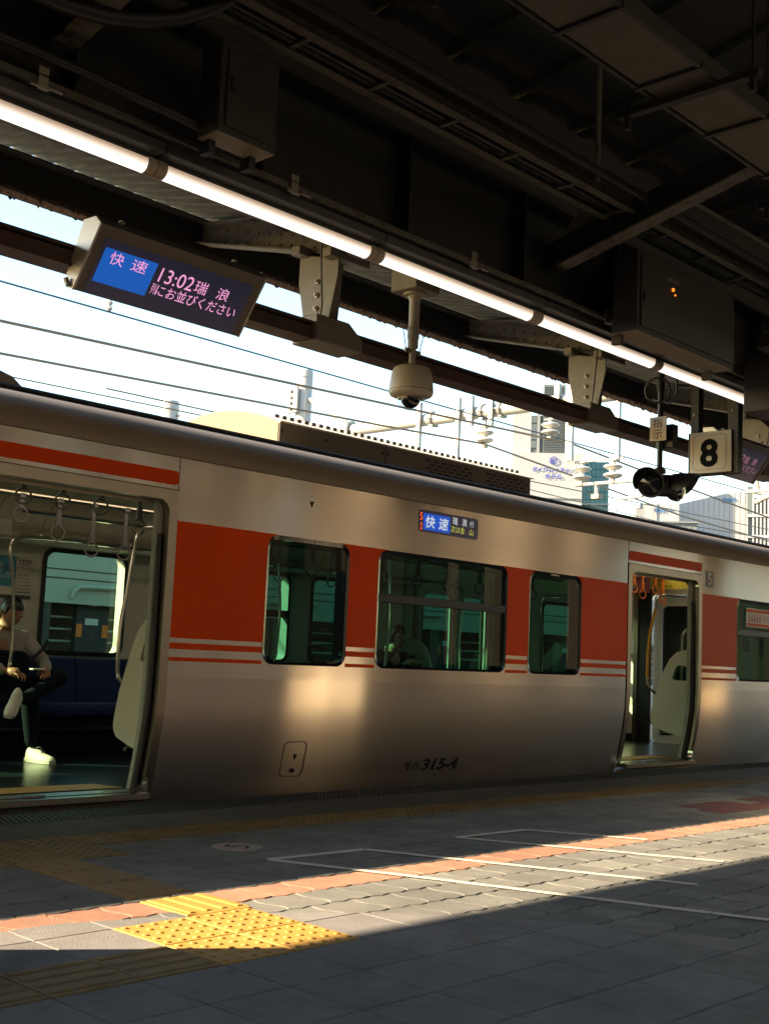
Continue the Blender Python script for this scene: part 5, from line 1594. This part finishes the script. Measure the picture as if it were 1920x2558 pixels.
c.box('roof_mast', 'bld_joint', 4.38, 4.45, 16.0, 19.6, -.5, -.3)
b = Facade('white_building', 62, 150, 'large white panelled building with a blue sign near its top')
b.box('wall', 'bld_white', -5.0, 3.3, -99, 21.3, 0, 60)
MB().add([b.P(-5.0, 21.3, .02), b.P(3.3, 21.3, .02), b.P(3.3, 23.3, .02), b.P(-5.0, 21.3, 40), b.P(3.3, 21.3, 40), b.P(3.3, 23.3, 40)], [(0, 1, 2), (3, 5, 4), (0, 2, 5, 3), (1, 4, 5, 2)]).build('upper_wall', 'bld_white', b.root)
for k in range(13):
    u = -4.5 + k * .6
    b.box('panel_joint', 'bld_joint', u, u + .03, 12, 21.25 + max(0, (u + 5) / 8.3 * 1.95) - .05, -.06, .0)
b.text('河合塾', 'sign_cyan', 0.0, 21.45, 1.8, .62)
l = Facade('lattice_building', 64, 146, 'white building with a grid of deep dark windows at the right edge')
l.box('core', 'bld_window', -2.2, 6, -99, 23.0, 1.2, 40)
l.box('top_block', 'bld_white', -1.6, 6, 21.5, 23.0, 0, 40)
for k in range(16):
    u = -1.62 + k * .42 - .0
    if u < -1.0: pass
    l.box('mullion', 'bld_white', u, u + .2, -99, 21.5, -.0, 1.2)
l.box('mullion', 'bld_white', -2.25, -2.1, -99, 19.6, 0, 1.2)
for z in (19.55, 17.1, 14.8, 12.4):
    l.box('floor_band', 'bld_white', -2.25 if z < 19.6 else -2.3, 6, z - .28, z + .05, -.15, 1.2)

# ------------------------------------------------------------------ people in the car
def head(center, face, hair_len=.0, skin='skin', R_=.098, tilt=0.0):
    """returns vertices/faces of a sculpted head looking along `face`, and of its hair"""
    f = Vector(face).normalized(); s_ = f.cross(Vector((0, 0, 1))).normalized(); u = s_.cross(f)
    c = Vector(center)
    n, m_ = 20, 14
    V, F = [], []
    for i in range(m_ + 1):
        ph = math.pi * i / m_
        for j in range(n):
            th = 2 * math.pi * j / n
            a = math.sin(ph) * math.cos(th); b_ = math.sin(ph) * math.sin(th); d = math.cos(ph)   # a forward, b side, d up
            x, y, z = a * .100, b_ * .078, d * .125
            if d < 0: y *= 1 + .28 * d; x *= 1 + .12 * d
            if a > .8 and -.45 < d < .15 and abs(b_) < .2: x += .022 * (1 - abs(b_) / .2) * (1 - abs(d + .15) / .35 if abs(d + .15) < .35 else 0)
            if a > .55 and .02 < d < .3 and .2 < abs(b_) < .6: x -= .008
            if a > .7 and -.62 < d < -.5 and abs(b_) < .35: x += .006
            V.append(c + f * x + s_ * y + u * z)
    for i in range(m_):
        for j in range(n):
            F.append((i * n + j, i * n + (j + 1) % n, i * n + n + (j + 1) % n, i * n + n + j))
    H, HF = [], []
    for i in range(m_ + 1):
        ph = math.pi * i / m_
        for j in range(n):
            th = 2 * math.pi * j / n
            a = math.sin(ph) * math.cos(th); b_ = math.sin(ph) * math.sin(th); d = math.cos(ph)
            lim = .28 if a > .45 else (-.15 - hair_len if a > -.2 else -.55 - hair_len)
            dd = max(d, lim)
            k = 1.09 if d >= lim else .8
            jit = random.uniform(.985, 1.02)
            H.append(c + (f * (a * .103 - .006) + s_ * b_ * .083) * k * jit + u * (dd * .131 * jit + .006))
    for i in range(m_):
        for j in range(n):
            HF.append((i * n + j, i * n + (j + 1) % n, i * n + n + (j + 1) % n, i * n + n + j))
    ears = MB()
    for sg_ in (-1, 1):
        p = c + s_ * sg_ * .080 - u * .01 - f * .005
        ears.tube([p - u * .03, p - u * .012 + s_ * sg_ * .012, p + u * .015 + s_ * sg_ * .016, p + u * .032 + s_ * sg_ * .006], .012, 6, rs=[.006, .010, .013, .007])
    eyes = []
    return V, F, H, HF, ears, f, s_, u

def hand_mesh(wrist, palm, spread, curl):
    """palm plus five separate bent fingers; palm = direction of the fingers, spread = across"""
    w = Vector(wrist); p = Vector(palm).normalized(); s_ = Vector(spread).normalized(); d = Vector(curl).normalized()
    mb = MB()
    mb.tube([w - p * .01, w + p * .03, w + p * .075, w + p * .088], .03, 8, rs=[.024, .034, .038, .026])
    for k, L in enumerate((.066, .078, .072, .055)):
        b = w + p * .078 + s_ * (-.03 + .02 * k)
        mb.tube([b, b + p * L * .45 + d * L * .12, b + p * L * .62 + d * L * .45, b + p * L * .55 + d * L * .75], .009, 6, rs=[.0095, .009, .0085, .006])
    b = w + p * .03 - s_ * .032
    mb.tube([b, b - s_ * .022 + p * .03 + d * .012, b - s_ * .018 + p * .056 + d * .03], .01, 6, rs=[.012, .0105, .007])
    return mb

def person(name, label, hip, neck, hd, face, arms, legs, skin, shirt, trousers, hair_len=0.0):
    root = empty(name, (hip[0], hip[1], .066), label, 'person')
    V, F, H, HF, ears, f, s_, u = head(hd, face, hair_len)
    hip, neck, hd = Vector(hip), Vector(neck), Vector(hd)
    # body: one continuous mesh of torso, neck, head, arms and hands
    J = [(hip, (.13, .11)), (hip.lerp(neck, .45), (.13, .10)), (hip.lerp(neck, .85), (.13, .085)), (neck, (.055, .055)), (hd - u * .05, (.055, .055))]
    E = [(0, 1), (1, 2), (2, 3), (3, 4)]
    for (sh, el, wr) in arms:
        k = len(J)
        J += [(Vector(sh), (.05, .05)), (Vector(el), (.038, .038)), (Vector(wr), (.025, .025))]
        E += [(2, k), (k, k + 1), (k + 1, k + 2)]
    body = skin_obj('body', J, E, skin, root, 1)
    bm = bmesh.new(); bm.from_mesh(body.data)
    off = wl(root)
    def join(vs, fs):
        q = [bm.verts.new(Vector(v) - off) for v in vs]
        for fc in fs:
            try: bm.faces.new([q[i] for i in fc])
            except ValueError: pass
    join(V, F); join(ears.v, ears.f)
    for (sh, el, wr), hv in zip(arms, person.hands):
        hm = hand_mesh(wr, hv[0], hv[1], hv[2]); join(hm.v, hm.f)
    bmesh.ops.recalc_face_normals(bm, faces=bm.faces)
    bm.to_mesh(body.data); bm.free()
    for p in body.data.polygons: p.use_smooth = True
    MB().add(H, HF).build('hair', 'hair', root, smooth=True)
    fc = MB()
    for sg_ in (-1, 1):
        e = hd + f * .088 + s_ * sg_ * .033 + u * .012
        fc.tube([e - s_ * .012, e, e + s_ * .012], .006, 6, rs=[.003, .006, .003])
        e2 = e + u * .022 + f * .004
        fc.tube([e2 - s_ * .018, e2 + u * .003, e2 + s_ * .018], .004, 5, rs=[.002, .004, .002])
    o = fc.build('eyes', 'hair', root); 
    # shirt
    J = [(hip + Vector((0, 0, .02)), (.175, .135)), (hip.lerp(neck, .4), (.165, .13)), (hip.lerp(neck, .78), (.175, .115)), (hip.lerp(neck, .97), (.075, .075))]
    E = [(0, 1), (1, 2), (2, 3)]
    for (sh, el, wr) in arms:
        k = len(J)
        J += [(Vector(sh), (.072, .07)), (Vector(el), (.058, .055)), (Vector(wr).lerp(Vector(el), .12), (.042, .042))]
        E += [(2, k), (k, k + 1), (k + 1, k + 2)]
    skin_obj('shirt', J, E, shirt, root, 2)
    # trousers
    J = [(hip, (.165, .13))]; E = []
    for (hp, kn, an) in legs:
        k = len(J)
        J += [(Vector(hp), (.095, .09)), (Vector(hp).lerp(Vector(kn), .55), (.085, .085)), (Vector(kn), (.072, .072)), (Vector(kn).lerp(Vector(an), .5), (.065, .06)), (Vector(an), (.055, .05))]
        E += [(0, k), (k, k + 1), (k + 1, k + 2), (k + 2, k + 3), (k + 3, k + 4)]
    skin_obj('trousers', J, E, trousers, root, 2)
    return root

def shoe(root, heel, toe, up=(0, 0, 1)):
    h_, t_ = Vector(heel), Vector(toe); d = (t_ - h_).normalized(); u = Vector(up).normalized(); u = (u - d * u.dot(d)).normalized(); s_ = d.cross(u)
    L = (t_ - h_).length
    prof_ = [(0, .036, .03, .085), (.2, .04, .035, .088), (.42, .039, .035, .072), (.62, .043, .04, .05), (.82, .041, .04, .038), (.95, .031, .03, .030), (1.0, .015, .015, .018)]
    n = 10
    vs, fs = [], []
    for (t, wo, wi, ht) in prof_:
        for j in range(n):
            a = math.pi * j / (n - 1)
            vs.append(h_ + d * L * t + s_ * math.cos(a) * wo + u * (.022 + (ht - .0) * math.sin(a)))
    for i in range(len(prof_) - 1):
        for j in range(n - 1): fs.append((i * n + j, i * n + j + 1, i * n + n + j + 1, i * n + n + j))
    fs += [tuple(range(n)), tuple((len(prof_) - 1) * n + j for j in range(n))]
    o = MB().add(vs, fs).build('shoe', 'shoe_white', root, smooth=True)
    sole = [h_ + d * L * (t - .02 + .04 * t) + s_ * sg_ * (wo + .004) for sg_ in (1, -1) for (t, wo, wi, ht) in (prof_ if sg_ > 0 else prof_[::-1])]
    m_ = len(sole)
    MB().add([p for p in sole] + [p + u * .026 for p in sole], [tuple(range(m_)), tuple(range(m_, 2 * m_))] + [(i, (i + 1) % m_, m_ + (i + 1) % m_, m_ + i) for i in range(m_)]).build('sole', 'shoe_white', o)
    lc = MB()
    for k in range(4):
        t = .40 + .07 * k
        q = h_ + d * L * t + u * (.112 - .016 * k)
        lc.tube([q - s_ * .022, q + u * .004, q + s_ * .022], .003, 5)
    lc.build('laces', 'shoe_white', o)

person.hands = [((-.15, -.35, -.05), (.8, -.2, 0), (-.2, 0, -1)), ((.2, -.3, -.05), (-.8, -.2, 0), (.2, 0, -1))]
pa = person('person', 'seated man in a grey shirt and dark trousers with white shoes, legs crossed', (4.88, 8.84, .58), (4.87, 8.72, 1.06), (4.855, 8.62, 1.19), (.16, -.95, -.42),
            [((5.05, 8.72, 1.0), (5.15, 8.55, .79), (5.06, 8.42, .755)), ((4.68, 8.72, 1.0), (4.60, 8.52, .79), (4.74, 8.40, .745))],
            [((4.99, 8.78, .56), (5.24, 8.44, .72), (4.76, 8.20, .53)), ((4.80, 8.78, .56), (4.90, 8.34, .55), (4.955, 8.33, .17))], 'skin', 'shirt', 'navy')
shoe(pa, (4.945, 8.36, .068), (5.01, 8.11, .068))
shoe(pa, (4.72, 8.20, .545), (4.58, 8.06, .415), (-.3, -.5, .6))
bag = MB().prism(rrect(4.64, 4.98, .60, .90, .07), 'y', 8.50, 8.62).build('shoulder_bag', 'navy', None, bevel=.02, smooth=True)
tag(bag, 'black shoulder bag on the lap of the seated man', 'bag')
MB().tube([(4.98, 8.55, .80), (5.08, 8.5, .92), (5.13, 8.52, .98), (5.14, 8.6, .90), (5.08, 8.6, .76)], .014, 6).build('strap', 'dark_coat', bag, smooth=True)
ph = MB().box(4.90, 5.0, 8.30, 8.37, .76, .772).build('paper_packet', 'paper', None, bevel=.002)
tag(ph, 'pale paper packet held in the hands of the seated man', 'packet')
person.hands = [((-.25, -.6, .1), (.7, -.2, 0), (-.3, 0, -1)), ((.3, -.6, .1), (-.7, -.2, 0), (.3, 0, -1))]
pb = person('person', 'person in dark clothes holding a phone behind the widest window', (9.34, 8.84, .56), (9.34, 8.75, 1.05), (9.345, 8.66, 1.19), (-.25, -1, -.18),
            [((9.52, 8.72, .99), (9.58, 8.52, .80), (9.36, 8.42, .94)), ((9.15, 8.72, .99), (9.08, 8.52, .80), (9.23, 8.42, .93))],
            [((9.43, 8.78, .55), (9.46, 8.36, .55), (9.46, 8.36, .15)), ((9.25, 8.78, .55), (9.22, 8.36, .55), (9.22, 8.36, .15))], 'skin_fair', 'dark_coat', 'navy', .35)
shoe(pb, (9.46, 8.40, .068), (9.46, 8.14, .068)); shoe(pb, (9.22, 8.40, .068), (9.22, 8.14, .068))
ph = MB().box(9.24, 9.375, 8.31, 8.32, .975, 1.045).build('phone', 'box_under', None, bevel=.004)
tag(ph, 'grey phone held up by the person behind the window', 'phone')
